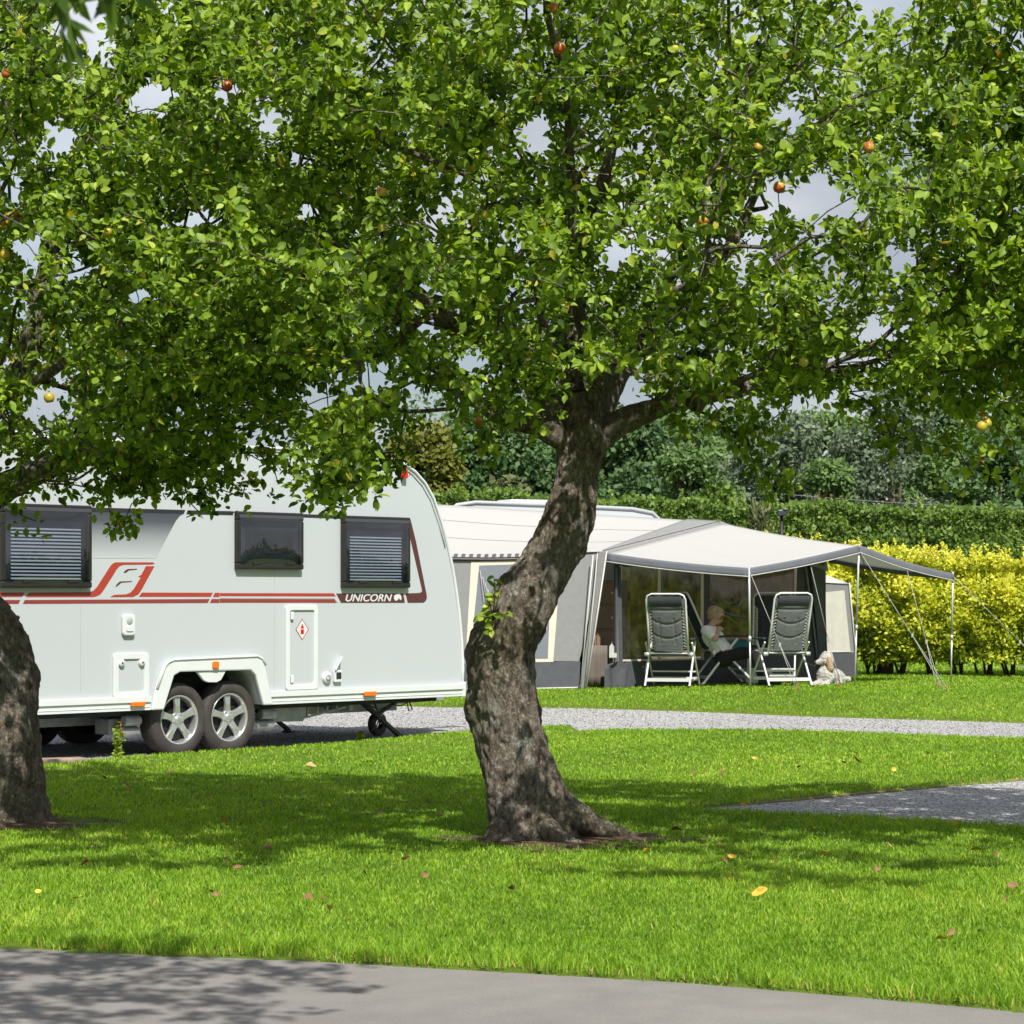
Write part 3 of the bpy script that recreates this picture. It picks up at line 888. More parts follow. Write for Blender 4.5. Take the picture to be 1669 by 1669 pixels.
for cx_, cy_, n_ in ((-1.75, 9.9, 9), (-1.2, 9.55, 12), (-.55, 9.35, 12), (-.1, 9.7, 9), (-1.5, 10.4, 7), (.35, 10.2, 7)):
    for _ in range(n_): ex.append((cx_ + _rg.normal(0, .26), cy_ + _rg.normal(0, .11), 4.45 + _rg.normal(0, .14)))
main_limbs.append([T(948, 620, .05), (.3, 13.2, 3.9), (.1, 11.8, 4.5), (-.5, 10.4, 4.6), (-.9, 9.6, 4.5)])
MAIN = apple_tree("old apple tree with a crooked leaning trunk in the middle of the lawn", T(868, 1372), main_trunk, main_limbs, main_inside, ((-3, 3.5), (10.9, 16.6), (1.9, 5.7)), 2100, 34, 21, ex, 1, A_MAIN, flecks=(1, .15))

# --- left tree
YL = 15.35
def TL(px, py, dy=0.0): return tuple(at(px, py, YL + dy))
def left_trunk(mb):
    base = Vector(TL(8, 1345))
    def flare(a, p, s):
        h = max(0, p.z - base.z + .02)
        return math.exp(-h / .10) * (.035 + .04 * max(0, math.cos(4 * a)))
    burls = [(TL(60, 1105), .10, .05), (TL(-20, 1090, -.2), .1, .03), (TL(45, 1050, -.1), .08, .03), (TL(20, 1180, -.25), .1, .03)]
    trunk_mesh(mb, [TL(5, 1366), TL(6, 1335), TL(3, 1280), TL(0, 1220), TL(-4, 1160), TL(-12, 1100), TL(-28, 1050), TL(-50, 1000), TL(-70, 950), TL(-85, 890), TL(-92, 840)],
               [.27, .25, .245, .245, .243, .24, .235, .22, .20, .19, .17], n=130, m=240, amp=.032, flare=flare, burls=burls)
    trunk_mesh(mb, [TL(-90, 880), TL(-50, 840, -.05), TL(0, 796, -.1), TL(60, 772, -.12), TL(120, 750, -.15), TL(170, 742, -.1), TL(240, 720, 0), TL(330, 715, .1)], [.11, .10, .085, .07, .055, .042, .03, .018], n=26, m=60, amp=.02)
    trunk_mesh(mb, [TL(-92, 850), TL(-60, 760, .1), TL(-10, 660, .2), TL(50, 560, .2), TL(120, 270, .1), TL(230, 130, .0)], [.12, .10, .08, .065, .04, .02], n=26, m=60, amp=.02)
    trunk_mesh(mb, [TL(-95, 850), TL(-140, 740, .1), TL(-200, 600, .2), TL(-240, 420, .3)], [.12, .09, .06, .03], n=24, m=40, amp=.02)
left_limbs = [
    [TL(-50, 840, -.05), TL(0, 796, -.1), TL(60, 772, -.12), TL(120, 750, -.15), TL(170, 742, -.1), TL(240, 720), TL(330, 715, .1)],
    [TL(-60, 760, .1), TL(-10, 660, .2), TL(50, 560, .2), TL(120, 270, .1), TL(230, 130)],
    [TL(-140, 740, .1), TL(-200, 600, .2), TL(-240, 420, .3)],
    [TL(-30, 700, 0), TL(60, 620, -.6), TL(170, 540, -1.0), TL(280, 480, -1.2), TL(400, 400, -1.0)],
    [TL(-10, 660, .2), TL(100, 600, .8), TL(230, 520, 1.3), TL(380, 440, 1.2)],
]
def left_inside(p):
    d = (abs((p[0] + 3.4) / 2.75)) ** 2.4 + (abs((p[1] - 14.7) / 2.4)) ** 2.4 + (abs((p[2] - 3.6) / 1.8)) ** 2.6
    return d < 1 and p[2] > low_z(p, LOW_LEFT) + .10 and not in_gap(p)
exl = [TL(px, py, dy) for px, py, dy in [(205, 845, -.3), (215, 820, -.3), (195, 865, -.3), (60, 850, -.2), (35, 840, -.2), (20, 830, -.2), (170, 800, -.2), (310, 820, -.2), (300, 790, -.2), (325, 835, -.2), (400, 790, -.1), (395, 810, -.1), (250, 790, -.2), (280, 760, -.2), (440, 740, -.1), (350, 770, -.1), (120, 790, -.2), (225, 790, -.2), (455, 700, -.2), (400, 700, 0), (430, 660, .1), (380, 740, 0)]]
for k_ in range(34): exl.append(TL(_rg.uniform(20, 470), _rg.uniform(745, 800), _rg.uniform(-.5, .3)))
for k_ in range(26):
    t_ = _rg.random(); exl.append(TL(-10 + 190 * t_, 800 - 60 * t_ + _rg.normal(0, 16), _rg.uniform(-.85, -.25)))
A_LEFT = [TL(225, 640, -1.75), TL(155, 648, -1.75), TL(130, 652, -1.80), TL(212, 622, -1.75), TL(25, 350, -2.15), TL(5, 362, -2.15), TL(370, 140, -2.15), TL(30, 58, -2.05), TL(255, 85, -2.15), TL(10, 120, -2.15), TL(150, 655, -1.75), TL(80, 648, -1.65), TL(176, 378, -2.15), TL(60, 335, -2.15), TL(8, 415, -2.15)]
apple_tree("apple tree on the far left whose mossy trunk is cut by the photo edge", TL(5, 1340), left_trunk, left_limbs, left_inside, ((-6.3, -.7), (11.9, 17.4), (1.9, 5.8)), 1800, 33, 34, exl, 1, A_LEFT, yellow=.022, flecks=(1, 0))

# --- right tree: its trunk stands outside the frame, its boughs reach in
YR = 13.3
def TR(px, py, dy=0.0): return tuple(at(px, py, YR + dy))
def right_trunk(mb):
    trunk_mesh(mb, [TR(1930, 1420), TR(1925, 1360), TR(1930, 1200), TR(1950, 1000), TR(1940, 850), TR(1930, 760)], [.26, .23, .20, .19, .18, .15], n=48, m=60, amp=.035)
    trunk_mesh(mb, [TR(1930, 780), TR(1860, 660, .1), TR(1760, 560, .1), TR(1660, 480), TR(1560, 440, -.1)], [.10, .08, .06, .04, .02], n=24, m=40, amp=.02)
    trunk_mesh(mb, [TR(1935, 780), TR(1900, 600, .2), TR(1830, 420, .2), TR(1740, 260, .1), TR(1640, 130)], [.11, .085, .06, .04, .02], n=24, m=40, amp=.02)
right_limbs = [
    [TR(1860, 660, .1), TR(1760, 560, .1), TR(1660, 480), TR(1560, 440, -.1)],
    [TR(1900, 600, .2), TR(1830, 420, .2), TR(1740, 260, .1), TR(1640, 130)],
    [TR(1860, 680, .0), TR(1780, 660, -.3), TR(1700, 660, -.5), TR(1630, 650, -.6)],
]
LOW_RIGHT = [(1450, 500), (1540, 580), (1600, 665), (1669, 705), (1800, 730), (2400, 740)]
def right_inside(p):
    d = (abs((p[0] - 4.1) / 2.0)) ** 2.4 + (abs((p[1] - 13.4) / 1.9)) ** 2.4 + (abs((p[2] - 3.5) / 1.75)) ** 2.6
    return d < 1 and p[2] > low_z(p, LOW_RIGHT) + .10 and not in_gap(p)
exr = [TR(px, py, dy) for px, py, dy in [(1650, 720, -.4), (1660, 780, -.4), (1620, 690, -.3)]]
for cx_, cy_, n_ in ((1.6, 9.2, 10), (2.3, 9.0, 12), (2.9, 8.7, 12), (3.4, 9.5, 10), (2.6, 9.9, 9), (1.9, 10.3, 8)):
    for _ in range(n_): exr.append((cx_ + _rg.normal(0, .26), cy_ + _rg.normal(0, .12), 4.45 + _rg.normal(0, .14)))
right_limbs.append([TR(1900, 600, .2), (3.6, 12.0, 4.1), (3.3, 10.6, 4.6), (2.7, 9.5, 4.6), (2.1, 9.1, 4.5)])
apple_tree("apple tree beyond the right edge whose leafy boughs reach in over the gravel", TR(1930, 1390), right_trunk, right_limbs, right_inside, ((2.1, 6.1), (11.5, 15.3), (1.9, 5.5)), 900, 32, 47, exr, 1, [TR(1608, 690, -.6)], leaf=.060)

# --- roadside tree: stands left of the frame beside the road; its boughs shade the road
YS = 5.4
def sh_inside(p):
    return ((p[0] + .75) / 1.65) ** 2 + ((p[1] - 5.75) / 1.25) ** 2 + ((p[2] - 4.5) / .6) ** 2 < 1
def road_trunk(mb):
    trunk_mesh(mb, [(-4.6, 4.6, -.1), (-4.6, 4.6, .3), (-4.5, 4.6, 1.5), (-4.3, 4.6, 2.6), (-3.9, 4.6, 3.6)], [.30, .24, .2, .18, .12], n=32, m=40, amp=.03)
road_limbs = [[(-3.9, 4.6, 3.6), (-3.2, 4.6, 4.1), (-2.3, 5.0, 4.4), (-1.2, 5.3, 4.5), (-.2, 5.4, 4.5)], [(-3.9, 4.6, 3.6), (-3.2, 5, 4.2), (-2.3, 5.2, 4.6)]]
apple_tree("roadside tree left of the frame that throws leaf shade on the asphalt", (-4.6, 4.6, 0), road_trunk, road_limbs, sh_inside, ((-3.7, 1.0), (4.3, 7.1), (3.8, 5.2)), 270, 16, 58, [(-.72, 4.3, 3.0)], 0, [])
_rt = bpy.data.objects["apple_tree.002"] if False else [o for o in COL.objects if o.get("label", "").startswith("roadside tree")][0]
_rg = np.random.default_rng(3); _n = 260
_t = _rg.random(_n); _k = _rg.integers(0, 2, _n)
_P = np.stack([-.735 + .085 * _k + .01 * np.sin(5 * _t) + _rg.normal(0, .008, _n), 4.1 + _rg.normal(0, .02, _n), 2.26 + .09 * _k + .8 * _t], 1)
link_mesh("hanging_twig", leaf_cloud("hanging_twig", _P - np.array([-4.6, 4.6, 0]), unit(_rg.normal(0, .5, (_n, 3)) + np.array([0, 0, -1])), unit(_rg.normal(0, 1, (_n, 3))), _rg.uniform(.04, .09, _n), _rg.uniform(0, .25, _n), CARD_V * np.array([1, .4, 1], np.float32), CARD_F), M['leaf'], _rt)
# ------------------------------------------------------------------ touring caravan
M['van'] = mat("caravan_paint", (0.465, 0.50, 0.525), 0.30, var=0.015, nscale=.8, coat=.25, spec=.4)
M['white'] = mat("white_plastic", (0.62, 0.65, 0.655), 0.42, var=0.03)
M['black'] = mat("black_trim", (0.018, 0.016, 0.015), 0.4, var=.2)
M['dark'] = mat("dark_underbody", (0.02, 0.02, 0.022), 0.8, var=.3)
M['red'] = mat("red_vinyl", (0.36, 0.042, 0.024), 0.4, var=.04)
M['band'] = mat("black_vinyl", (0.022, 0.022, 0.028), 0.4, var=.05)
M['maroon'] = mat("maroon_vinyl", (0.085, 0.028, 0.026), 0.4, var=.05)
M['galv'] = mat("galvanised_steel", (0.30, 0.31, 0.31), 0.5, 0.4, var=.2, nscale=12)
M['rubber'] = mat("tyre_rubber", (0.042, 0.036, 0.033), 0.75, var=.25, nscale=9, bump=.2)
M['alloy'] = mat("alloy_rim", (0.62, 0.63, 0.63), 0.28, 0.75, var=.05)
M['orange'] = mat("orange_lens", (0.75, 0.16, 0.01), 0.25, var=.05)
M['redlens'] = mat("red_lens", (0.55, 0.015, 0.01), 0.2, var=.05)
M['silver'] = mat("silver_vinyl", (0.62, 0.64, 0.66), 0.4, var=.02)
M['slat'] = mat("blind_slat", (0.46, 0.47, 0.48), 0.5, var=.03)
M['pane'] = vinyl_mat("tinted_pane", (0.60, 0.66, 0.74), .09, .02, .02, .02, (.02, .02, .02))
M['grey_trim'] = mat("grey_trim", (0.36, 0.38, 0.40), 0.45, var=.04)

VA = Vector((0.66, 0.751, 0)).normalized()
VN = Vector((-VA.y, VA.x, 0))
P0 = Vector(((336 - 834.5) / F * 22.4, 22.4, 0))
VZ = -0.028
def wall(px, py, v=0.0):
    """photo pixel -> (u, z) on the caravan's near side wall"""
    d = Vector(((px - 834.5) / F, 1, (HOR - py) / F))
    o = P0 + VN * v
    Y = o.dot(VN) / d.dot(VN)
    p = d * Y
    return ((p - o).dot(VA), p.z + EYE - VZ)
def wpoly(pts): return [wall(x, y) for x, y in pts]
van = empty("caravan", (P0.x, P0.y, VZ), math.atan2(VA.y, VA.x),
            "white twin axle touring caravan with red side stripes parked behind the apple trees", "caravan")
W2 = 2.28
zb = wall(336, 1152)[1]           # underside of the side skirt
zs = wall(336, 1130)[1]           # top of the skirt rail
front = wpoly([(752, 1128), (754, 1090), (752, 1045), (748, 1000), (743, 962), (737, 925), (729, 888), (719, 850), (706, 812), (692, 787), (676, 769), (660, 757), (642, 750)])
zr = wall(336, 727)[1]
uf = front[-1][0]
roof = [(uf - .25, front[-1][1] + .035), (uf - .8, front[-1][1] + .06), (0, zr), (-2.2, zr - .01), (-2.75, zr - .07), (-3.0, zr - .25), (-3.12, zr - .6), (-3.17, 1.2), (-3.17, zb)]
arch_in = wpoly([(262, 1152), (279, 1101), (289, 1095), (404, 1092), (412, 1101), (425, 1146)])
arch_in[0] = (arch_in[0][0], zb); arch_in[-1] = (arch_in[-1][0], zb)
front[0] = (front[0][0], zb)
prof = list(reversed(front))          # from roof front end down? keep order: go front-bottom -> roof -> rear bottom -> arch
poly = front + roof + arch_in
mb = MB(); mb.prism(poly, 0.0, W2)
body = mb.build("body", M['van'], van)
# hollow wheel box behind the arch
mb = MB(); mb.prism([(u * 1.04, z + .01) for u, z in arch_in] + [], .34, W2 - .34)
mb.box2((-2.9, .12, zb + .004), (front[1][0] - .25, W2 - .12, zb - .05))
mb.build("floor", M['dark'], van)
# edge trim following the end profile
path = [(u, -.004, z) for u, z in front + roof[:5]]
mb = MB(); mb.tube(path, .016, 8)
mb.build("edge_trim", M['white'], van)
path = [(u - .035, -.003, z - .03) for u, z in (front[6:] + roof[:5])]
mb = MB(); mb.tube(path, .007, 6); mb.build("edge_seal", M['grey_trim'], van)
# roof rail, skylights
mb = MB(); mb.bar((uf - .6, .25, zr + .02), (-2.3, .25, zr + .02), .06, .04); mb.build("awning_rail", M['grey_trim'], van, .006)
for uu in (-1.3, .9, 1.9):
    mb = MB(); mb.box((uu, 1.0, zr + .05), (.5, .5, .09)); mb.build("roof_vent", M['white'], van, .03)

# side skirt
def skirt(u0, u1):
    mb = MB()
    mb.prism([(u0, zb - .005), (u1, zb - .005), (u1, zb + .085), (u0, zb + .085)], -.022, -.001)
    mb.prism([(u0, zs - .055), (u1, zs - .055), (u1, zs - .004), (u0, zs - .004)], -.036, -.0015)
    mb.prism([(u0, zb + .02), (u1, zb + .02), (u1, zb + .028), (u0, zb + .028)], -.026, -.0225)
    return mb.build("side_skirt", M['white'], van, .006)
aL = wall(243, 1150)[0]; aR = wall(437, 1128)[0]
skirt(-3.16, aL); skirt(aR, front[0][0] + .012)
mb = MB(); mb.box((front[0][0] + .012, .0, (zb + zs) / 2 + .0), (.05, .07, zs - zb + .03)); mb.build("skirt_cap", M['white'], van, .012)
# wheel spat with its cut-out
outer = wpoly([(243, 1150), (251, 1122), (263, 1086), (269, 1079), (278, 1075), (414, 1069), (422, 1073), (427, 1084), (440, 1136)])
outer[0] = (outer[0][0], zb - .006); outer[-1] = (outer[-1][0], zb - .006)
ai = [(u, z) for u, z in arch_in]; ai[0] = (ai[0][0], zb - .006); ai[-1] = (ai[-1][0], zb - .006)
mb = MB(); mb.prism(outer + ai[::-1], -.045, -.0012); mb.build("wheel_arch", M['white'], van, .012)
lip = [(u, -.045, z) for u, z in outer[1:-1]]
mb = MB(); mb.tube(lip, .012, 8); mb.build("arch_lip", M['white'], van)
c0 = wpoly([(318, 1095), (365, 1093), (357, 1108), (350, 1112), (336, 1112), (329, 1109)])
mb = MB(); mb.prism(c0, -.03, .0); mb.build("arch_tab", M['white'], van, .004)

# wheels
def wheel(u, v, s):
    w = empty("wheel", (u, v, 0.312)); w.parent = van
    R0 = .325; hw = .095
    mb = MB()
    mb.lathe([(.215, -hw * .86), (.225, -hw), (.27, -hw * 1.04), (.305, -hw * .92), (R0, -hw * .72), (R0 + .002, 0), (R0, hw * .72), (.305, hw * .92), (.225, hw), (.215, hw * .8), (.19, 0), (.215, -hw * .86)], (0, 0, 0), 'y', 56)
    for k in range(56):
        a = 2 * math.pi * (k + .5) / 56
        for sy in (-1, 1):
            mb.bar((math.cos(a) * (R0 + .001), sy * hw * .3, math.sin(a) * (R0 + .001)), (math.cos(a + .03) * (R0 - .008), sy * hw * .82, math.sin(a + .03) * (R0 - .008)), .018, .008, (math.cos(a), 0, math.sin(a)))
    mb.build("tyre", M['rubber'], w)
    mb = MB()
    mb.lathe([(.222, -.082), (.218, -.092), (.206, -.090), (.200, -.076), (.192, -.03), (.190, .06)], (0, 0, 0), 'y', 56)
    for k in range(5):
        a = 2 * math.pi * k / 5 + math.pi / 2 + .05
        ca, sa = math.cos(a), math.sin(a)
        ta, tb = -sa, ca
        def q(r, w_, y): return [(ca * r + ta * w_, y, sa * r + tb * w_), (ca * r - ta * w_, y, sa * r - tb * w_)]
        f_ = q(.05, .030, -.070) + q(.12, .024, -.076) + q(.196, .033, -.072)
        bk = q(.05, .034, -.04) + q(.12, .030, -.05) + q(.196, .040, -.052)
        mb.add(f_ + bk, [(0, 1, 3, 2), (2, 3, 5, 4), (0, 2, 8, 6), (2, 4, 10, 8), (1, 7, 9, 3), (3, 9, 11, 5), (6, 8, 9, 7), (8, 10, 11, 9), (0, 6, 7, 1), (4, 5, 11, 10)])
    mb.lathe([(0, -.086), (.028, -.086), (.034, -.08), (.036, -.072), (.068, -.070), (.072, -.05)], (0, 0, 0), 'y', 32)
    mb.build("rim", M['alloy'], w, .003)
    for k in range(5):
        mb = MB()
        a = 2 * math.pi * (k + .5) / 5 + math.pi / 2 + .05
        mb.cyl((.055 * math.cos(a), -.078, .055 * math.sin(a)), (.055 * math.cos(a), -.06, .055 * math.sin(a)), .009, n=8)
        mb.build("wheel_nut", M['galv'], w)
    mb = MB(); mb.lathe([(0, -.02), (.19, -.02), (.19, .05), (0, .05)], (0, 0, 0), 'y', 32); mb.build("brake_drum", M['dark'], w)
    return w
u1 = wall(296, 1172)[0]; u2 = wall(378, 1168)[0]
for u in (u1, u2):
    wheel(u + .02, .14, 1)
    w = wheel(u + .02, W2 - .14, 1)
    w.rotation_euler = (0, 0, math.pi)

# windows: dark frame box proud of the wall, blind inside, bulged tinted pane
def window(px0, py0, px1, py1, blind):
    mu = (px0 + px1) / 2
    u0 = wall(px0, (py0 + py1) / 2)[0]; uu1 = wall(px1, (py0 + py1) / 2)[0]
    zt = wall(mu, py0)[1]; zbm = wall(mu, py1)[1]
    w = empty("window", (u0, 0, zbm)); w.parent = van
    wd = uu1 - u0; ht = zt - zbm
    fr = .045
    mb = MB()
    mb.box2((0, -.055, 0), (wd, -.003, fr + .01)); mb.box2((0, -.055, ht - .075), (wd, -.003, ht))
    mb.box2((0, -.055, fr + .01), (fr, -.003, ht - .075)); mb.box2((wd - fr, -.055, fr + .01), (wd, -.003, ht - .075))
    mb.build("frame", M['black'], w, .012)
    mb = MB(); mb.box2((.01, -.006, .01), (wd - .01, -.0035, ht - .01)); mb.build("backing", M['dark'], w)
    mb = MB(); mb.box2((.015, -.063, ht - .06), (wd - .015, -.056, ht - .03)); mb.build("hinge", mat("hinge_rail", (.06, .065, .08), .35), w, .003)
    if blind:
        nb = 15
        mb = MB()
        top = ht * .70
        for k in range(nb):
            z = .075 + (top - .075) * k / (nb - 1)
            mb.add([(fr + .07, -.022, z - .005), (wd - fr - .05, -.022, z - .005), (wd - fr - .05, -.014, z + .009), (fr + .07, -.014, z + .009)], [(0, 1, 2, 3)])
        mb.build("blind", M['slat'], w)
    for x in (.22, .72):
        mb = MB(); mb.bar((wd * x, -.060, fr + .005), (wd * x + .11, -.060, fr + .018), .012, .016)
        mb.build("catch", M['black'], w)
    mb = MB()
    mb.patch(lambda s, t: (fr * .6 + (wd - fr * 1.2) * s, -.0545 - .006 * (1 - (2 * s - 1) ** 4) * (1 - (2 * t - 1) ** 4), fr * .7 + (ht - fr * 1.6) * t), 16, 16)
    mb.build("pane", M['pane'], w)
    return w
window(-3, 822, 144, 958, True)
window(381, 835, 489, 928, False)
window(554, 842, 663, 958, True)

# coloured bands on the side: separate thin vinyl pieces
def decal(name, polys, m, lift=.002):
    mb = MB()
    for p in polys: mb.prism(wpoly(p), -lift, -lift + .0012)
    return mb.build(name, m, van)
def c1(pts): return [(x / 3.974, 730 + y / 3.974) for x, y in pts]
def c3(pts): return [(360 + x / 3.271, 730 + y / 3.271) for x, y in pts]
decal("stripe", [
    c1([(-900, 935), (160, 937), (142, 965), (-900, 965)]),
    c1([(188, 937), (580, 934), (606, 924), (628, 900), (692, 800), (712, 768), (728, 750), (748, 741), (990, 741), (1002, 750), (985, 755), (800, 757), (775, 765), (752, 790), (735, 820), (668, 925), (648, 950), (622, 962), (600, 966), (166, 966)]),
    c1([(945, 766), (1000, 766), (918, 915), (896, 948), (862, 965), (712, 967), (738, 952), (818, 948), (846, 936), (868, 910), (912, 838), (893, 836), (916, 820)]),
    c1([(918, 937), (1378, 938), (1364, 964), (900, 964)]), c1([(1392, 938), (1420, 938), (1420, 965), (1378, 965)]),
    c3([(-7, 774), (600, 775), (612, 792), (-7, 790)]), ], M['red'])
decal("lower_stripe", [
    c1([(-900, 985), (130, 985), (120, 1010), (-900, 1010)]), c1([(160, 985), (1358, 979), (1344, 1004), (148, 1010)]),
    c1([(1372, 979), (1420, 979), (1420, 1004), (1358, 1004)]), c3([(-7, 804), (604, 806), (618, 826), (-7, 825)])], mat("dark_red_vinyl", (0.24, 0.040, 0.032), .4, var=.04))
for pts in (c1([(570, 385), (1200, 402), (1190, 428), (570, 415)]), c1([(1214, 404), (1510, 410), (1508, 436), (1206, 430)]), c3([(415, 352), (640, 360), (640, 378), (415, 370)])):
    decal("window_band", [pts], M['band'])
decal("side_band", [c3([(985, 372), (1000, 374), (1012, 386), (1040, 500), (1096, 780), (1098, 800), (1092, 815), (1080, 825), (996, 826), (984, 776), (1062, 773), (1072, 764), (1070, 750), (990, 398), (984, 392)])], M['maroon'])
decal("name_panel", [c3([(614, 776), (972, 776), (980, 826), (640, 826)])], M['maroon'])
decal("pinstripe", [c3([(-7, 796), (606, 797), (632, 826), (627, 826), (602, 800), (-7, 799)])], M['white'], .0034)
decal("badge_stroke", [c1([(800, 808), (812, 792), (830, 784), (890, 783), (884, 789), (835, 793), (812, 810)]), c1([(748, 898), (760, 878), (778, 865), (856, 862), (850, 868), (785, 873), (756, 898)])], M['maroon'], .002)
# printed fade panel beside the big window
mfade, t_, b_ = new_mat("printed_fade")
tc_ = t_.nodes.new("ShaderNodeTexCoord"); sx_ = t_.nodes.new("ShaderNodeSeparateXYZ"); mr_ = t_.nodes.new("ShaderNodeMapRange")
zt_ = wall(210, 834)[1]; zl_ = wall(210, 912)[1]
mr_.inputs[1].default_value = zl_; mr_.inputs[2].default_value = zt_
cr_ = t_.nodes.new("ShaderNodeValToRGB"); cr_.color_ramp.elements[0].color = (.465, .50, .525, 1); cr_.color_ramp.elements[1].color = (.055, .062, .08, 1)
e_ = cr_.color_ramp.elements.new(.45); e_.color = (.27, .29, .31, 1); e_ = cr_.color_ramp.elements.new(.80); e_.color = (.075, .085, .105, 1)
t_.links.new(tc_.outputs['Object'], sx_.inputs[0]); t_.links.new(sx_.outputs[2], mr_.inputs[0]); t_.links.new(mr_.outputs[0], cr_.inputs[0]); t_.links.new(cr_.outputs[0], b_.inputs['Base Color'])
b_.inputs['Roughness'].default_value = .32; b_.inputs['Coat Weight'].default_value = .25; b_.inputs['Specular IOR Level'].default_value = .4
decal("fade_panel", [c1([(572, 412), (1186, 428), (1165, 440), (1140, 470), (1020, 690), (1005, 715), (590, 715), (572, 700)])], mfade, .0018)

# lettering
def text_mesh(txt, size, shear, m, loc, name):
    cu = bpy.data.curves.new(name, 'FONT'); cu.body = txt; cu.size = size; cu.shear = shear; cu.extrude = .0006; cu.offset = .0015
    to = bpy.data.objects.new("tmp", cu); COL.objects.link(to)
    dg = bpy.context.evaluated_depsgraph_get(); dg.update()
    me = bpy.data.meshes.new_from_object(to.evaluated_get(dg))
    bpy.data.objects.remove(to)
    o = link_mesh(name, me, m, van)
    o.location = loc; o.rotation_euler = (R(90), 0, 0)
    return o
ul, zl = wall(561, 980); ur, _ = wall(637, 980); _, zt2 = wall(600, 968)
tx = text_mesh("UNICORN", .1, .28, M['silver'], (0, -.0042, 0), "lettering")
bw = max(v.co.x for v in tx.data.vertices) - min(v.co.x for v in tx.data.vertices); bh = max(v.co.y for v in tx.data.vertices)
tx.scale = ((ur - ul) / bw, (zt2 - zl) / bh * .98, 1); tx.location = (ul, -.0042, zl)
decal("emblem", [c3([(922, 790), (930, 782), (944, 776), (950, 764), (952, 778), (960, 790), (962, 806), (955, 812), (948, 800), (940, 812), (930, 816), (922, 806)])], M['silver'], .0038)

# doors, hatches and small fittings
def rounded(u0, z0, u1, z1, r, n=5):
    out = []
    for cx, cz, a0 in ((u1 - r, z1 - r, 0), (u0 + r, z1 - r, 90), (u0 + r, z0 + r, 180), (u1 - r, z0 + r, 270)):
        for k in range(n + 1):
            a = R(a0 + 90 * k / n); out.append((cx + r * math.cos(a), cz + r * math.sin(a)))
    return out
def hatch(name, px0, py0, px1, py1, fw):
    mu = (px0 + px1) / 2; mv = (py0 + py1) / 2
    u0 = wall(px0, mv)[0]; u1_ = wall(px1, mv)[0]; z1 = wall(mu, py0)[1]; z0 = wall(mu, py1)[1]
    h = empty(name, (u0, 0, z0)); h.parent = van
    w_, h_ = u1_ - u0, z1 - z0
    o_ = rounded(0, 0, w_, h_, .035); i_ = rounded(fw, fw, w_ - fw, h_ - fw, .02)
    n = len(o_)
    mb = MB()
    vs = [(u, -.002, z) for u, z in o_] + [(u, -.024, z) for u, z in o_] + [(u, -.024, z) for u, z in i_] + [(u, -.002, z) for u, z in i_]
    fs = []
    for a in range(3):
        for k in range(n):
            k2 = (k + 1) % n
            fs.append((a * n + k, a * n + k2, (a + 1) * n + k2, (a + 1) * n + k))
    mb.add(vs, fs); mb.build("frame", M['white'], h, .006)
    mb = MB(); mb.prism(rounded(fw - .002, fw - .002, w_ - fw + .002, h_ - fw + .002, .02), -.009, -.0025); mb.build("panel", M['van'], h)
    return h, w_, h_
h, w_, h_ = hatch("service_hatch", 183, 1064, 241, 1138, .055)
for x in (.085, w_ - .085):
    mb = MB(); mb.lathe([(0, -.034), (.028, -.034), (.034, -.026), (.034, -.01)], (x, 0, h_ - .085), 'y', 20); mb.build("lock", M['white'], h)
    mb = MB(); mb.lathe([(0, -.037), (.009, -.037), (.009, -.034)], (x, 0, h_ - .085), 'y', 10); mb.build("keyhole", M['dark'], h)
h, w_, h_ = hatch("gas_locker_door", 464, 986, 516, 1124, .05)
for z in (.10, h_ - .10):
    mb = MB(); mb.box((.075, -.022, z), (.035, .02, .075)); mb.build("lock", M['white'], h, .008)
def flat(name, parent, pts, y, m):
    mb = MB(); mb.prism(pts, y - .0012, y); return mb.build(name, m, parent)
cx_, cz_ = w_ * .52, h_ * .71
st = flat("gas_sticker", h, [(cx_, cz_ - .10), (cx_ + .085, cz_), (cx_, cz_ + .10), (cx_ - .085, cz_)], -.0093, M['red'])
flat("sticker_face", st, [(cx_, cz_ - .088), (cx_ + .074, cz_), (cx_, cz_ + .088), (cx_ - .074, cz_)], -.0108, M['white'])
mr2 = M['redlens']
flat("sticker_symbol", st, [(cx_ - .02, cz_ - .042), (cx_ + .02, cz_ - .042), (cx_ + .02, cz_ + .002), (cx_ - .02, cz_ + .002)], -.0122, mr2)
flat("sticker_symbol", st, [(cx_ - .022, cz_ + .010), (cx_ + .022, cz_ + .010), (cx_ + .004, cz_ + .05), (cx_ - .004, cz_ + .05)], -.0122, mr2)
# mains socket
u0, z0 = wall(197, 1036); u1_, z1 = wall(217, 1001)
sk = MB(); sk.prism(rounded(u0, z0, u1_, z1, .03), -.035, -.002); so = sk.build("mains_socket", M['white'], van, .01)
mb = MB(); mb.lathe([(0, -.006), (.028, -.006), (.036, 0)], ((u0 + u1_) / 2, -.034, z0 + (z1 - z0) * .68), 'y', 20); mb.build("socket_recess", M['grey_trim'], so)
mb = MB(); mb.prism(rounded(u0 + .03, z0 + .035, u1_ - .03, z0 + .085, .012), -.043, -.036); mb.build("socket_flap", M['white'], so, .004)
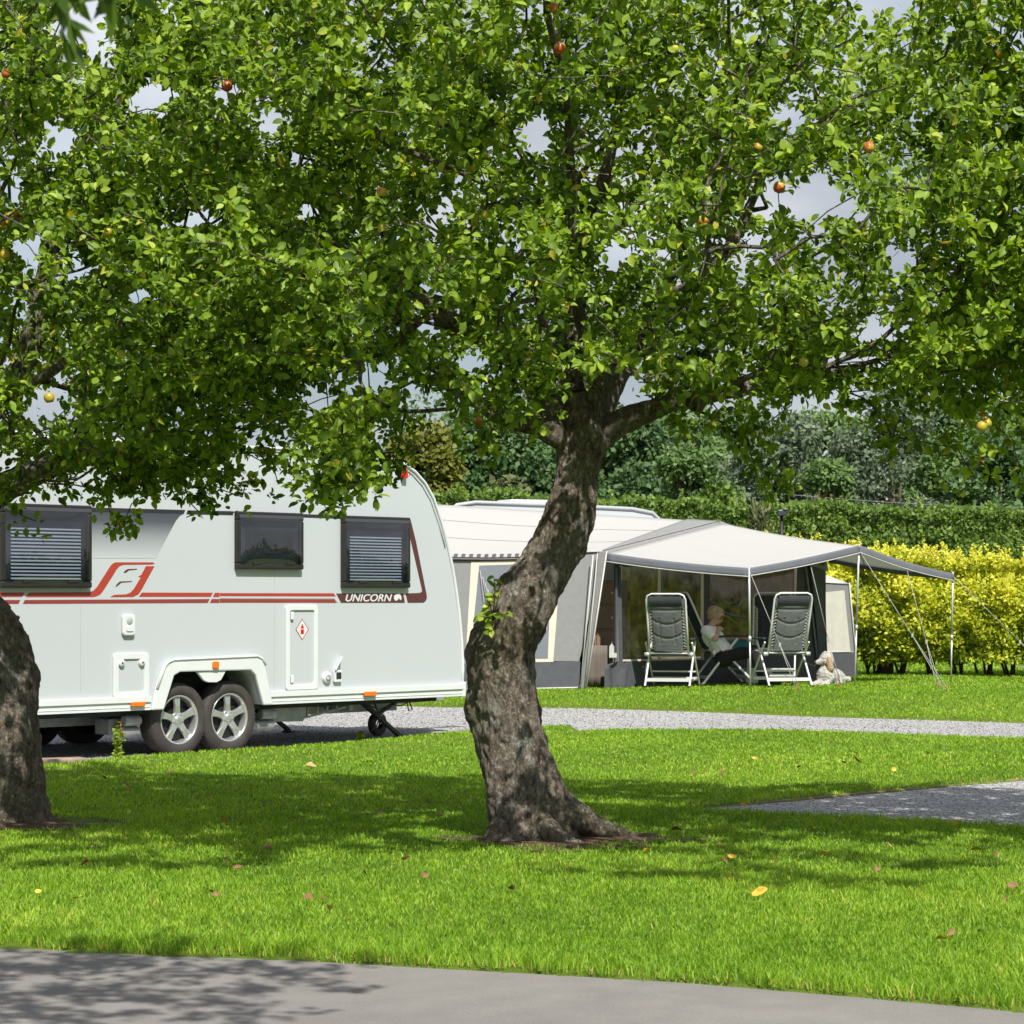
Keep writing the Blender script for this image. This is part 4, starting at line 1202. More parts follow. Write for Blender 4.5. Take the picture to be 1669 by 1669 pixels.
# water inlet and tap housing
cu_, cz2 = wall(531, 1104)
mb = MB(); mb.lathe([(0, -.03), (.045, -.03), (.052, -.022), (.056, -.002)], (cu_, 0, cz2), 'y', 24); wi = mb.build("water_inlet", M['white'], van)
mb = MB(); mb.lathe([(.018, -.036), (.03, -.036), (.032, -.03)], (cu_, 0, cz2), 'y', 20); mb.build("inlet_cap", M['grey_trim'], wi)
u0, z0 = wall(542, 1112); u1_, z1 = wall(554, 1092)
mb = MB(); mb.prism(rounded(u0, z0, u1_, z1, .01), -.03, -.002); wt = mb.build("water_socket", M['white'], van, .005)
mb = MB(); mb.bar((u0 + .02, -.01, z1), (u0 + .075, -.045, z1 + .13), .085, .014); mb.build("socket_lid", M['white'], wt, .004)
mb = MB(); mb.prism(rounded(u0 + .02, z0 + .03, u1_ - .012, z1 - .02, .008), -.033, -.031); mb.build("socket_hole", M['dark'], wt)
# marker lamps
def lamp(px0, py0, px1, py1, m, y=-.036, d=.016):
    mu, mv = (px0 + px1) / 2, (py0 + py1) / 2
    u0 = wall(px0, mv)[0]; u1_ = wall(px1, mv)[0]; z1 = wall(mu, py0)[1]; z0 = wall(mu, py1)[1]
    mb = MB(); mb.prism(rounded(u0, z0, u1_, z1, min(u1_ - u0, z1 - z0) * .25), y - d, y - .001)
    return mb.build("marker_lamp", m, van, .003)
lamp(208, 1144, 231, 1151, M['orange']); lamp(588, 1127, 608, 1134, M['orange']); lamp(340, 1078, 350, 1089, M['orange'], -.046)
lamp(651, 765, 659, 780, M['redlens'], -.002, .05)
lamp(-330, 1000, -320, 1020, M['orange'], -.002)
# underside: chassis members, mover, spare plate, steadies, jockey wheel, drawbar
ue = front[0][0]
mb = MB()
for v in (.55, W2 - .55):
    mb.box2((-2.9, v, zb - .05), (ue - .35, v + .03, zb - .15))
    mb.bar((.75, v, zb - .09), (ue + .95, W2 / 2, zb - .05), .05, .11)
for u in (-1.9, -.75, .85, 2.0): mb.box2((u, .2, zb - .05), (u + .05, W2 - .2, zb - .11))
mb.build("chassis", M['galv'], van, .004)
pl = wpoly([(456, 1148), (526, 1147), (525, 1170), (520, 1177), (462, 1178), (452, 1173)])
mb = MB(); mb.prism(pl, .22, .235)
mb.build("chassis_plate", M['galv'], van)
hp = [wall(528 + 18 * k + dx, 1155 + 7 - 4 * k + dy) for k in range(3) for dx, dy in ((0, 0),)]
mb = MB()
mb.bar(Vector((wall(525, 1158)[0], .23, zb - .035)), Vector((wall(600, 1143)[0], .23, zb - .01)), .012, .02)
mb.bar(Vector((wall(525, 1174)[0], .23, zb - .155)), Vector((wall(604, 1152)[0], .23, zb - .06)), .012, .02)
for k in range(5):
    a = wall(528 + 16 * k, 1158 - 3 * k)[0]
    zt_k = zb - .035 + .025 * k / 4.6; zb_k = zb - .155 + .095 * k / 4.6
    mb.bar(Vector((a, .23, zb_k)), Vector((a + .02, .23, zt_k)), .012, .022)
mb.build("chassis_bracket", M['galv'], van)
def mover(u, sgn):
    mb = MB()
    mb.cyl((u, .16, .22), (u + sgn * .22, .16, .22), .055, n=16); mb.cyl((u + sgn * .02, .10, .32), (u + sgn * .20, .10, .32), .045, n=16)
    mb.box((u + sgn * .12, .3, .27), (.3, .2, .14))
    return mb.build("mover_motor", M['galv'], van, .01)
mover(u1 - .38, -1); mover(u2 + .42, 1)
zc = zb - .02
for v in (.35, W2 - .35):
    mb = MB()
    ua = wall(628, 1145)[0]; ub = wall(690, 1190)[0]
    mb.bar((ua, v, zc), (ub + .05, v, .015), .05, .035)
    mb.bar((wall(700, 1140)[0], v + .03, zc), (wall(655, 1168)[0], v + .03, zb - .2), .03, .03)
    mb.bar((ub - .05, v - .06, .02), (ub + .12, v + .06, .02), .1, .02)
    mb.build("corner_steady", M['black'], van, .004)
    mb = MB(); mb.bar((-2.6, v, zc), (-2.95, v, .02), .05, .035); mb.build("corner_steady", M['black'], van, .004)
mb = MB()
cab = [wall(x, y) for x, y in [(634, 1140), (640, 1152), (655, 1158), (672, 1150), (690, 1152), (700, 1146), (702, 1160), (708, 1158), (704, 1146)]]
mb.tube([(u, .3, z) for u, z in cab], .007, 6)
cab = [wall(x, y) for x, y in [(645, 1142), (655, 1170), (650, 1185), (640, 1193)]]
mb.tube([(u, .3, z) for u, z in cab], .007, 6)
mb.build("breakaway_cable", M['black'], van)
jw = empty("jockey_wheel", (wall(615, 1180, .8)[0], .8, 0)); jw.parent = van
mb = MB(); mb.lathe([(.05, -.03), (.10, -.036), (.118, -.02), (.118, .02), (.10, .036), (.05, .03)], (0, 0, .125), 'y', 24); mb.build("tyre", M['rubber'], jw)
mb = MB(); mb.cyl((0, 0, .22), (0, 0, zb + .02), .03, n=12); mb.bar((0, -.05, .125), (0, -.05, .25), .012, .03); mb.bar((0, .05, .125), (0, .05, .25), .012, .03); mb.box((0, 0, .25), (.05, .12, .02)); mb.build("stem", M['galv'], jw)
mb = MB(); mb.bar((ue + .5, W2 / 2, zb - .04), (ue + 1.25, W2 / 2, zb), .08, .08); mb.box((ue + 1.3, W2 / 2, zb + .03), (.18, .1, .1)); mb.build("tow_hitch", M['galv'], van, .01)
mb = MB(); mb.box((ue + .35, W2 / 2, zb + .12), (.6, 1.1, .25)); mb.build("hitch_cover", M['white'], van, .05)
# a grab handle at the rear corner
hu = wall(12, 1003)
mb = MB(); mb.tube([(hu[0] - .06, -.003, hu[1]), (hu[0] - .06, -.05, hu[1]), (hu[0] + .07, -.05, hu[1] - .02), (hu[0] + .07, -.003, hu[1] - .02)], .02, 8); mb.build("grab_handle", M['black'], van)

# panel joints of the side wall
for px_ in (131, 447):
    ut, zt_j = wall(px_, 760); _, zb_j = wall(px_, 1128)
    mb = MB(); mb.box2((ut, -.0014, zb_j), (ut + .003, .0005, zt_j)); mb.build("panel_joint", M['grey_trim'], van)
# ------------------------------------------------------------------ second caravan, awning with sun canopy
M['canvas_w'] = leaf_mat("pale_canvas", [(0, (.54, .537, .527)), (1, (.565, .56, .55))], .36, .8, .1)
M['canvas_g'] = mat("grey_canvas", (0.205, 0.208, 0.208), .85, var=.05, nscale=14, bump=.1, bscale=60)
M['canvas_d'] = mat("charcoal_canvas", (0.065, 0.070, 0.080), .8, var=.12, nscale=10, bump=.15, bscale=20)
M['beige'] = mat("beige_trim", (0.60, 0.51, 0.42), .7, var=.04)
M['piping'] = mat("white_piping", (0.50, 0.495, 0.475), .6, var=.03)
M['vinyl'] = vinyl_mat("clear_vinyl", (.80, .82, .78), .02, .04, .04, .05, (.30, .31, .28))
M['vinyl_l'] = vinyl_mat("bluish_vinyl", (.5, .52, .55), .04, .10, .10, .45, (.34, .38, .43))
M['olive'] = mat("olive_curtain", (0.34, 0.29, 0.04), .8, var=.6, nscale=7, var2=(.80, .66, .08))  # olive colour stands in for the hedge reflected in the vinyl
M['plum'] = mat("plum_curtain", (0.33, 0.20, 0.16), .85, var=.25, nscale=8)
M['oak'] = mat("brown_cabinet", (0.24, 0.15, 0.105), .55, var=.15, nscale=5)
M['ecru'] = mat("ecru_fabric", (0.50, 0.49, 0.43), .85, var=.06, nscale=9, bump=.12, bscale=18)
M['alu'] = mat("aluminium_tube", (0.60, 0.61, 0.61), .35, .5, var=.05)
M['chairwhite'] = mat("white_enamel_tube", (0.70, 0.71, 0.70), .35, .15, var=.03)
M['pad'] = mat("grey_seat_fabric", (0.12, 0.13, 0.13), .85, var=.12, nscale=14, bump=.25, bscale=28)
M['pad_d'] = mat("dark_seat_fabric", (0.035, 0.042, 0.046), .85, var=.15, nscale=14)
M['elastic'] = mat("elastic_cord", (0.62, 0.63, 0.62), .6, var=.05)
M['rope'] = mat("guy_rope", (0.36, 0.36, 0.33), .8, var=.1)
M['peg'] = mat("orange_peg", (0.55, 0.10, 0.04), .5, var=.1)
M['gazebo'] = mat("annexe_roof", (.46, .46, .44), .8, var=.04)

C_t = at(985, 899, 32.9); C_b = at(948, 1120, 32.62)
L_t = at(700, 905, 32.55); L_b = at(700, 1127, 32.35)
D_t = Vector((4.47, 35.9, 1.93)); D_b = Vector((4.70, 36.08, gz(4.7, 36)))
AP = Vector((2.84, 34.4, 2.385)); RL = at(706, 822, 33.8)
GD = (D_t - C_t).normalized(); GN = Vector((GD.y, -GD.x, 0)).normalized()    # outward normal of the porch wall
C_b.z = gz(C_b.x, C_b.y) - .01; L_b.z = gz(L_b.x, L_b.y) - .01
def lerp(a, b, t): return a + (b - a) * t
def quad(a, b, c, d, sag=0.0, sagdir=Vector((0, 0, -1)), wr=0.0, ws=5):
    """a->b along s (bottom), d->c along s (top)"""
    def f(s, t):
        p = lerp(lerp(a, b, s), lerp(d, c, s), t)
        p = p + sagdir * (sag * 16 * s * (1 - s) * t * (1 - t))
        if wr: p = p + GN * (wr * math.sin(ws * 6.28 * s + 3 * t) * math.sin(2.5 * t + .4))
        return p
    return f
def rnd_attr(o, val=.5):
    me = o.data
    a = me.attributes.new("rnd", 'FLOAT', 'POINT'); a.data.foreach_set("value", np.full(len(me.vertices), val, np.float32)); return o

awn = empty("awning", (0, 0, 0), 0, "grey and white caravan awning with an open sun canopy held on poles", "awning")
mb = MB()
mb.patch(quad(L_t, C_t, AP, RL, .05), 26, 16)
mb.patch(quad(D_t + (RL - AP) * .8, D_t, AP, RL, .04), 12, 10)
rnd_attr(mb.build("roof", M['canvas_w'], awn, thick=.006))
mb = MB()
for t in (.36, .70):
    f = quad(L_t, C_t, AP, RL, .05)
    mb.tube([f(s / 20, t) + Vector((0, -.006, .008)) for s in range(21)], .004, 5)
mb.build("roof_seam", M['gazebo'], awn)
# gable band of the roof (grey)
def band(s, t):
    top = lerp(C_t, AP, s); w_ = .10 + .16 * min(1, s * 3)
    return top + GN * (.012 + .05 * t) + Vector((0, 0, -w_ * t + .012))
mb = MB(); mb.patch(band, 20, 4); mb.patch(lambda s, t: lerp(AP, D_t, s) + GN * (.012 + .05 * t) + Vector((0, 0, -.22 * t + .012)), 16, 4)
mb.patch(lambda s, t: lerp(C_t, AP, s) + (lerp(L_t, RL, s) - lerp(C_t, AP, s)).normalized() * (.03 + .42 * s ** .8) * t + Vector((0, 0, .018 - .0 * t)), 18, 6)
mb.build("gable_band", M['canvas_g'], awn, thick=.004)
mb = MB(); mb.tube([band(s / 16, 1) + GN * .006 for s in range(17)], .010, 6); mb.build("gable_piping", M['piping'], awn)
# left side wall
def LW(s, t): return lerp(lerp(L_b, C_b, s), lerp(L_t, C_t, s), t)
LN = Vector((-.12, -.99, 0))
def lw_px(px, py):
    """column/row of the photo -> (s,t) on the left wall (near-planar)"""
    best = None
    s = (px - 700) / (985 - 700); 
    for _ in range(6):
        p0 = LW(s, 0); p1 = LW(s, 1)
        y0 = HOR - (p0.z - EYE) / p0.y * F; y1 = HOR - (p1.z - EYE) / p1.y * F
        t = (py - y0) / (y1 - y0); p = LW(s, t)
        s += (px - (p.x / p.y * F + 834.5)) / 260.0
    return s, t
def lpoly(name, pts, m, lift, thick=0.0):
    mb = MB(); mb.add([LW(*lw_px(x, y)) + LN * lift for x, y in pts], [tuple(range(len(pts)))]); return mb.build(name, m, awn)
lpoly("wall_panel", [(702, 1086), (760, 1082), (781, 914), (704, 906)], M['canvas_g'], 0)
lpoly("wall_panel", [(900, 1078), (944, 1078), (983, 902), (905, 908)], M['canvas_g'], .0)
lpoly("wall_panel", [(781, 914), (905, 911), (905, 903), (704, 903)], M['canvas_g'], .0)
lpoly("wall_panel", [(760, 1082), (902, 1079), (902, 1075), (761, 1077)], M['canvas_g'], .0)
lpoly("window_trim", [(759, 1076), (766, 1076), (781, 922), (905, 918), (905, 912), (768, 916)], M['beige'], .008)
lpoly("window_trim", [(893, 1075), (902, 1075), (909, 985), (905, 913), (899, 916)], M['beige'], .008)
lpoly("window_trim", [(759, 1081), (902, 1079), (902, 1074), (759, 1076)], M['beige'], .010)
lpoly("side_window", [(766, 1076), (894, 1075), (900, 917), (781, 921)], M['vinyl_l'], .004)
mb = MB()
for k in range(9):
    x0_ = 770 + 5 * k; 
    a = LW(*lw_px(770 + 2 * k, 1070 - 12 * k)) + LN * .012; b = LW(*lw_px(800 + 9 * k, 1068 - 2 * k)) + LN * .012
    c = LW(*lw_px(783 + 4 * k, 930 + 10 * k)) + LN * .03
    mb.tube([lerp(c, b, q / 6) + LN * (.012 * math.sin(q)) for q in range(7)], .006, 5)
mb.build("window_folds", M['canvas_w'], awn); rnd_attr(bpy.data.objects[mb and awn.children[-1].name])
lpoly("mud_skirt", [(702, 1128), (944, 1120), (946, 1078), (702, 1084)], M['canvas_d'], .006)
mb = MB(); mb.tube([LW(*lw_px(x, 1126.5 - (x - 700) * .024)) + LN * .02 for x in range(702, 950, 20)], .012, 6); mb.build("ground_strip", M['piping'], awn)
# eave valance with a row of dark squares, black draught seal below
mb = MB(); mb.patch(lambda s, t: lerp(L_t, C_t, s * .74) + LN * (.02 + .02 * (1 - t)) + Vector((0, 0, -.045 * (1 - t) + .03 - .03 * math.sin(s * 2.6))), 24, 2)
rnd_attr(mb.build("valance", M['canvas_w'], awn))
mb = MB()
for k in range(17):
    s0 = (k + .2) / 17; s1 = s0 + .5 / 17
    vs = []
    for s, t in ((s0, .15), (s1, .15), (s1 + .004, .95), (s0 + .004, .95)):
        vs.append(lerp(L_t, C_t, s * .74) + LN * (.026 + .02 * (1 - t)) + Vector((0, 0, -.045 * (1 - t) + .03 - .03 * math.sin(s * 2.6))))
    mb.add(vs, [(0, 1, 2, 3)])
mb.build("valance_squares", M['canvas_d'], awn)
mb = MB(); mb.tube([lerp(L_t, C_t, s / 20 * .76) + LN * .03 + Vector((0, 0, -.045 - .03 * math.sin(s / 20 * 2.6))) for s in range(21)], .018, 8); mb.build("draught_seal", M['black'], awn)
# flap at the near corner with white piping
mb = MB(); mb.add([C_t + GN * .03, C_b + GN * .03 + GD * .02, C_b + GN * .03 - GD * .06, C_t + GN * .03 - GD * .13, ], [(0, 1, 2, 3)]); mb.build("corner_flap", M['canvas_g'], awn)
mb = MB()
mb.tube([C_t + GN * .045, C_b + GN * .05 + GD * .03], .011, 6)
mb.tube([C_t - GD * .20 + LN * .04 + Vector((0, 0, -.05)), C_b - GD * .02 + LN * .05], .009, 6)
mb.tube([C_t - GD * .12 + LN * .03 + Vector((0, 0, -.02)), C_b + GN * .06 + LN * .02], .006, 6)
mb.build("corner_piping", M['piping'], awn)

# porch wall (under the canopy): coordinates along it in metres from C and height
GLEN = (D_t - C_t).length
def GW(px, py, out=0.0):
    """photo pixel -> point on the porch wall plane"""
    d = Vector(((px - 834.5) / F, 1, (HOR - py) / F)); o_ = C_t + GN * out - Vector((0, 0, EYE))
    Y = o_.dot(GN) / d.dot(GN)
    p = d * Y; return Vector((p.x, p.y, p.z + EYE))
def gpoly(name, polys, m, out=0.0, parent=None):
    mb = MB()
    for pts in polys: mb.add([GW(x, y, out) for x, y in pts], [tuple(range(len(pts)))])
    return mb.build(name, m, parent or awn)
gpoly("porch_frame", [[(1001, 1124), (1006, 1124), (1013, 915), (1001, 915)], [(1006, 924), (1345, 922), (1345, 905), (1180, 862), (1006, 900)],
                      [(1146, 1075), (1157, 1075), (1157, 924), (1146, 924)], [(1293, 1075), (1346, 1095), (1346, 905), (1300, 908)], [(1157, 1075), (1293, 1075), (1293, 1060), (1157, 1062)]], M['canvas_d'])
gpoly("porch_skirt", [[(1003, 1124), (1020, 1078), (1300, 1072), (1352, 1090), (1352, 1112), (1200, 1118)]], M['canvas_d'], .02)
gpoly("window_trim", [[(1008, 1078), (1146, 1076), (1146, 1073), (1008, 1075)], [(1072, 1075), (1077, 1075), (1077, 924), (1072, 924)], [(1142, 1075), (1147, 1075), (1147, 924), (1142, 924)], [(1004, 1078), (1008, 1078), (1014, 922), (1009, 922)], [(1226, 1060), (1229, 1060), (1229, 975), (1226, 975)]], M['beige'], .012)
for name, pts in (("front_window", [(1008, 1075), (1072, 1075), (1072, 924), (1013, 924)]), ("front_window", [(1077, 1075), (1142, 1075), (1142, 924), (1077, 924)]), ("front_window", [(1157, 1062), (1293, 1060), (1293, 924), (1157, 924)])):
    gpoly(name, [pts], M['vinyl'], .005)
# plum curtain hangs in folds inside; olive sheets imitate a reflected hedge
def folds(px0, px1, py0, py1, out, amp, nf):
    def f(s, t):
        p = GW(px0 + (px1 - px0) * s, py0 + (py1 - py0) * t, out)
        return p + GN * (amp * math.sin(nf * 6.28 * s + .7 * math.sin(3 * t)))
    return f
mb = MB(); mb.patch(folds(1156, 1294, 975, 922, -.05, .018, 11), 110, 3); mb.build("curtain", M['plum'], awn)
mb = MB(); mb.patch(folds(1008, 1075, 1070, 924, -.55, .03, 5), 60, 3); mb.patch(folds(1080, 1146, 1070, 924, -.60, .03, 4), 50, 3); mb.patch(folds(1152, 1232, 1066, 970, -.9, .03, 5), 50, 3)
mb.build("curtain", M['olive'], awn)  # not cloth: sheets coloured as the reflection in the porch windows
# blue and lime tubes stand in for a reflection in the third window
for k, (m_, a) in enumerate((('vinyl', 0), ('sky', 1), ('lime', 2))):
    pass
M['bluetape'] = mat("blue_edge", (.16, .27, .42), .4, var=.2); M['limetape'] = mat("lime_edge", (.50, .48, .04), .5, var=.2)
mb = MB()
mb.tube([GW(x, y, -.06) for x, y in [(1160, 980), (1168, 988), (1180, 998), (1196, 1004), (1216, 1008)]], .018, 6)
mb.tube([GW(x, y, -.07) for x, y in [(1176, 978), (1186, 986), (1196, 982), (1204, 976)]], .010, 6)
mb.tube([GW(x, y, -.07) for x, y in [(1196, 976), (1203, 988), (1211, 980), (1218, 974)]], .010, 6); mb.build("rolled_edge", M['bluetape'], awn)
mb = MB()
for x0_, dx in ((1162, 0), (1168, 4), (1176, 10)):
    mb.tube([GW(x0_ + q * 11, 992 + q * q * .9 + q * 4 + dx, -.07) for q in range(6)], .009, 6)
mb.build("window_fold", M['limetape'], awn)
# open door flap (olive side) and dark corner
mb = MB(); mb.patch(folds(1300, 1322, 1090, 920, -.1, .03, 2), 24, 8); mb.build("door_flap", mat("olive_flap", (.045, .052, .042), .8, var=.2), awn)
mb = MB(); mb.tube([GW(1312, 918, .03), GW(1318, 960, .03), GW(1326, 1020, .03), GW(1334, 1090, .03)], .016, 6); mb.build("flap_edge", M['canvas_g'], awn)
mb = MB(); mb.add([GW(1320, 912, .05), GW(1345, 905, .05), GW(1342, 1000, .05), GW(1338, 1092, .05)], [(0, 1, 2, 3)]); mb.build("corner_flap", M['canvas_d'], awn)
# tied-back doorway curtain with a white tie
mb = MB()
mb.patch(lambda s, t: GW(985 + 34 * s + (10 * math.sin(3.14 * t) if s > .5 else -2 * t), 1124 - 200 * t, .03) * 1.0 + GN * (.03 * math.sin(9 * s + 2 * t) * (1 - .6 * t)) if t < .22 else GW(1003 + 12 * s * (1 - .3 * t), 1124 - 200 * t, .03) + GN * .02 * math.sin(9 * s), 12, 26)
mb.build("tied_flap", M['canvas_d'], awn)
mb = MB(); mb.patch(lambda s, t: GW(993 + 8 * s, 1072 - 24 * t * (1 - .25 * abs(2 * s - 1)), .06), 4, 6); mb.box(GW(999, 1068, .07), (.10, .03, .06)); mb.build("flap_tie", M['gazebo'], awn)
# inner back wall and floor so the inside is closed off
mb = MB()
ib = -2.3
mb.add([C_t + GD * .1 + GN * ib + Vector((0, 0, -1.9)), D_t + GN * ib + Vector((0, 0, -1.8)), D_t + GN * ib, AP + GN * ib, C_t + GD * .1 + GN * ib], [(0, 1, 2, 3, 4)])
mb.add([D_b - GD * .25, D_b - GD * .25 + GN * ib, D_t - GD * .05 + GN * ib, D_t - GD * .03], [(0, 1, 2, 3)])
mb.build("rear_wall", mat("inner_lining", (.20, .175, .14), .9, var=.3, nscale=4), awn)

# canopy: two slopes from the gable to front poles
K1 = at(1221, 927, 32.2); K2 = at(1400, 890, 33.5); K3 = at(1553, 936, 34.8)
def lerp3(a, b, s): return lerp(a, b, s)
CA = C_t + GN * .05 + Vector((0, 0, -.03)); CAp = AP + GN * .06 + Vector((0, 0, -.02)); CD = D_t + GN * .05
def can1(s, t):
    p = lerp(lerp(CA, CAp, s), lerp(K1, K2, s), t)
    return p + Vector((0, 0, -.028 * math.sin(3.14 * t) * (1 - .3 * s) - .018 * math.sin(3.14 * s) * t + .006 * math.sin(22 * s + 3 * t) * math.sin(3.14 * t)))
def can2(s, t):
    p = lerp(lerp(CAp, CD, s), lerp(K2, K3, s), t)
    return p + Vector((0, 0, -.03 * math.sin(3.14 * t) - .035 * math.sin(3.14 * s) * t))
mb = MB(); mb.patch(can1, 26, 20); mb.patch(can2, 26, 20)
cano = rnd_attr(mb.build("canopy", M['canvas_w'], awn, thick=.004))
def val(fn, sA, sB, tA, tB, h, n=24, out=Vector((0, 0, 0))):
    return lambda s, t: fn(sA + (sB - sA) * s, tA + (tB - tA) * s) + Vector((0, 0, .012 - h * t)) + out * (.008 + .01 * t)
mb = MB()
OG = GN
mb.patch(val(can1, 0, 1, 1, 1, .10, out=OG), 24, 3); mb.patch(val(can2, 0, 1, 1, 1, .10, out=OG), 24, 3)
mb.patch(val(can1, 0, 0, 0, 1, .11, out=-GD), 24, 3); mb.patch(val(can2, 1, 1, 0, 1, .09, out=GD), 24, 3)
mb.build("canopy_valance", M['canvas_d'] if False else mat("slate_canvas", (.115, .125, .145), .8, var=.08, nscale=8), awn, thick=.003)
mb = MB()
for fn in (val(can1, 0, 1, 1, 1, .10, out=OG * 1.6), val(can2, 0, 1, 1, 1, .10, out=OG * 1.6), val(can1, 0, 0, 0, 1, .11, out=-GD * 1.6)):
    mb.tube([fn(s / 24, 1) for s in range(25)], .007, 6)
mb.build("canopy_piping", M['piping'], awn)
def pole(top, px, py, r=.011, name="pole"):
    Yb = top.y; foot = at(px, py, Yb)
    for _ in range(3):
        foot.z = gz(foot.x, foot.y)
    mb = MB(); mid = lerp(foot, top, .42)
    mb.tube([foot, mid], r, 8); mb.tube([mid, top + Vector((0, 0, .03))], r * 1.25, 8); mb.tube([mid + Vector((0, 0, -.03)), mid + Vector((0, 0, .03))], r * 1.8, 8)
    return mb.build(name, M['alu'], awn)
pole(K1, 1223, 1126); pole(K2, 1393, 1118); pole(K3, 1550, 1112)
mb = MB(); mb.tube([lerp(CAp, K2, s / 10) + Vector((0, 0, -.05 - .05 * math.sin(3.14 * s / 10))) for s in range(11)], .011, 6); mb.tube([K2 + Vector((0, 0, -.03)), lerp(CD, K3, .3) + Vector((0, 0, -.05))], .008, 6); mb.build("ridge_pole", M['black'], awn)
def guy(top, px, py, Y, n=2):
    foot = at(px, py, Y); foot.z = gz(foot.x, foot.y) + .01
    mb = MB(); slider = lerp(top, foot, .62)
    mb.tube([top, slider], .0042, 5)
    side = Vector((.03, .02, 0))
    mb.tube([slider, foot + side], .004, 5); mb.tube([slider, foot - side], .004, 5)
    mb.box(slider, (.025, .02, .05))
    g = mb.build("guy_rope", M['rope'], awn)
    mb = MB(); mb.tube([foot + Vector((.01, 0, -.04)), foot + Vector((-.01, -.02, .05)), foot + Vector((-.03, -.02, .055))], .008, 6); mb.build("peg", M['peg'], g)
guy(K1 + Vector((0, 0, -.02)), 1302, 1134, 31.7); guy(lerp(K1, K2, .55) + Vector((0, 0, -.12)), 1368, 1116, 32.9)
guy(K2 + Vector((0, 0, -.05)), 1543, 1130, 31.9); guy(lerp(K2, K3, .5) + Vector((0, 0, -.12)), 1530, 1118, 33.0); guy(K3 + Vector((0, 0, -.02)), 1730, 1100, 34.6)

# what stands inside the awning doorway
cb = empty("cabinet", (1.27, 33.75, gz(1.27, 33.75)), R(15), "brown drawer cabinet inside the dark awning doorway", "cabinet")
mb = MB(); mb.box((0, 0, .72), (.46, .4, 1.4)); mb.build("carcass", M['oak'], cb, .01)
for k in range(4):
    mb = MB(); mb.box((0, -.212, .26 + .33 * k), (.41, .022, .29)); d_ = mb.build("drawer", M['oak'], cb, .006)
    mb = MB(); mb.ball((0, -.235, .26 + .33 * k), .02, 8); mb.build("knob", M['beige'], d_)
dc = MB(); dc.patch(lambda s, t: GW(950 + 47 * s, 1118 - 66 * t, -.25) + GN * .03 * math.sin(26 * s), 40, 4)
tag(dc.build("door_curtain", mat("taupe_curtain", (.15, .125, .105), .9, var=.1), thick=.004), "taupe half curtain hanging across the awning doorway below the drawers", "curtain")

# far caravan behind the awning (only its roof line shows above the canvas)
FA = Vector((.91, .415, 0)).normalized(); FNn = Vector((-FA.y, FA.x, 0))
far = empty("caravan", (-.93, 34.05, gz(-.9, 34)), math.atan2(FA.y, FA.x), "pale caravan behind the awning with only its roof line showing", "caravan")
zz = at(745, 819, 34.0).z - far.location.z; z2 = at(1040, 831, 35.3).z - far.location.z
pf = [(0, .35), (3.5, .35), (3.55, 1.3), (3.42, z2 - .22), (3.22, z2 - .05), (2.9, z2 + .0), (1.6, (zz + z2) / 2 + .01), (.5, zz), (.22, zz - .04), (.05, zz - .2), (-.02, 1.3)]
mb = MB(); mb.prism(pf, .05, 2.1); mb.build("body", M['van'], far, .03)
mb = MB(); mb.tube([(u, .05, z + .012) for u, z in pf[2:]], .028, 8); mb.build("edge_trim", M['grey_trim'], far)
mb = MB(); mb.box((1.42, .5, (zz + z2) / 2 + .06), (.62, .5, .08)); mb.build("roof_vent", M['white'], far, .03)
mb = MB()
for u in (1.4, 2.1): mb.lathe([(.05, -.09), (.3, -.09), (.31, 0), (.3, .09), (.05, .09)], (u, .2, .31), 'y', 28)
mb.build("wheel", M['rubber'], far)

# annexe at the far right end
an = empty("annexe_tent", (0, 0, 0), 0, "small cream windowed annexe tent at the right end of the awning", "tent")
def AQ(px, py, Y): return at(px, py, Y)
ya, yb = 36.6, 37.1
zg = gz(5, 36.8)
q = lambda px, py: AQ(px, py, ya + (yb - ya) * (px - 1340) / 60)
mb = MB(); mb.add([q(1338, 1106), q(1397, 1106), q(1384, 950), q(1338, 950)], [(0, 1, 2, 3)])
mb.add([q(1397, 1106), q(1384, 950), q(1384, 950) + Vector((-.4, 1.6, 0)), q(1397, 1106) + Vector((-.3, 1.6, 0))], [(0, 1, 2, 3)]); mb.build("wall", M['canvas_g'], an)
mb = MB(); mb.patch(lambda s, t: lerp(q(1336, 950 - 1), q(1386, 952), s) + Vector((-.30 * t * s, .9 * t, .16 * t - .0)) + Vector((0, -.02, 0)), 8, 6); rnd_attr(mb.build("roof", mat("annexe_canvas", (.42, .42, .40), .8, var=.03), an, thick=.006))
mb = MB(); mb.patch(lambda s, t: lerp(lerp(q(1336, 1062), q(1386, 1062), s), lerp(q(1336, 966), q(1376, 962), s), t) + Vector((0, -.02, 0)) + Vector((0, .012 * math.sin(14 * s) * math.sin(3 * t), 0)), 20, 8); mb.build("window_cover", M['ecru'], an)
mb = MB(); mb.add([p + Vector((0, -.025, 0)) for p in (q(1336, 1107), q(1397, 1107), q(1393, 1064), q(1336, 1064))], [(0, 1, 2, 3)]); mb.build("mud_skirt", M['canvas_d'], an)
mb = MB(); mb.tube([q(1384, 950) + Vector((0, -.03, 0)), q(1398, 1106) + Vector((0, -.03, 0))], .010, 6); mb.tube([q(1336, 1062.5) + Vector((0, -.03, 0)), q(1390, 1062.5) + Vector((0, -.03, 0))], .008, 6); mb.build("piping", M['piping'], an)

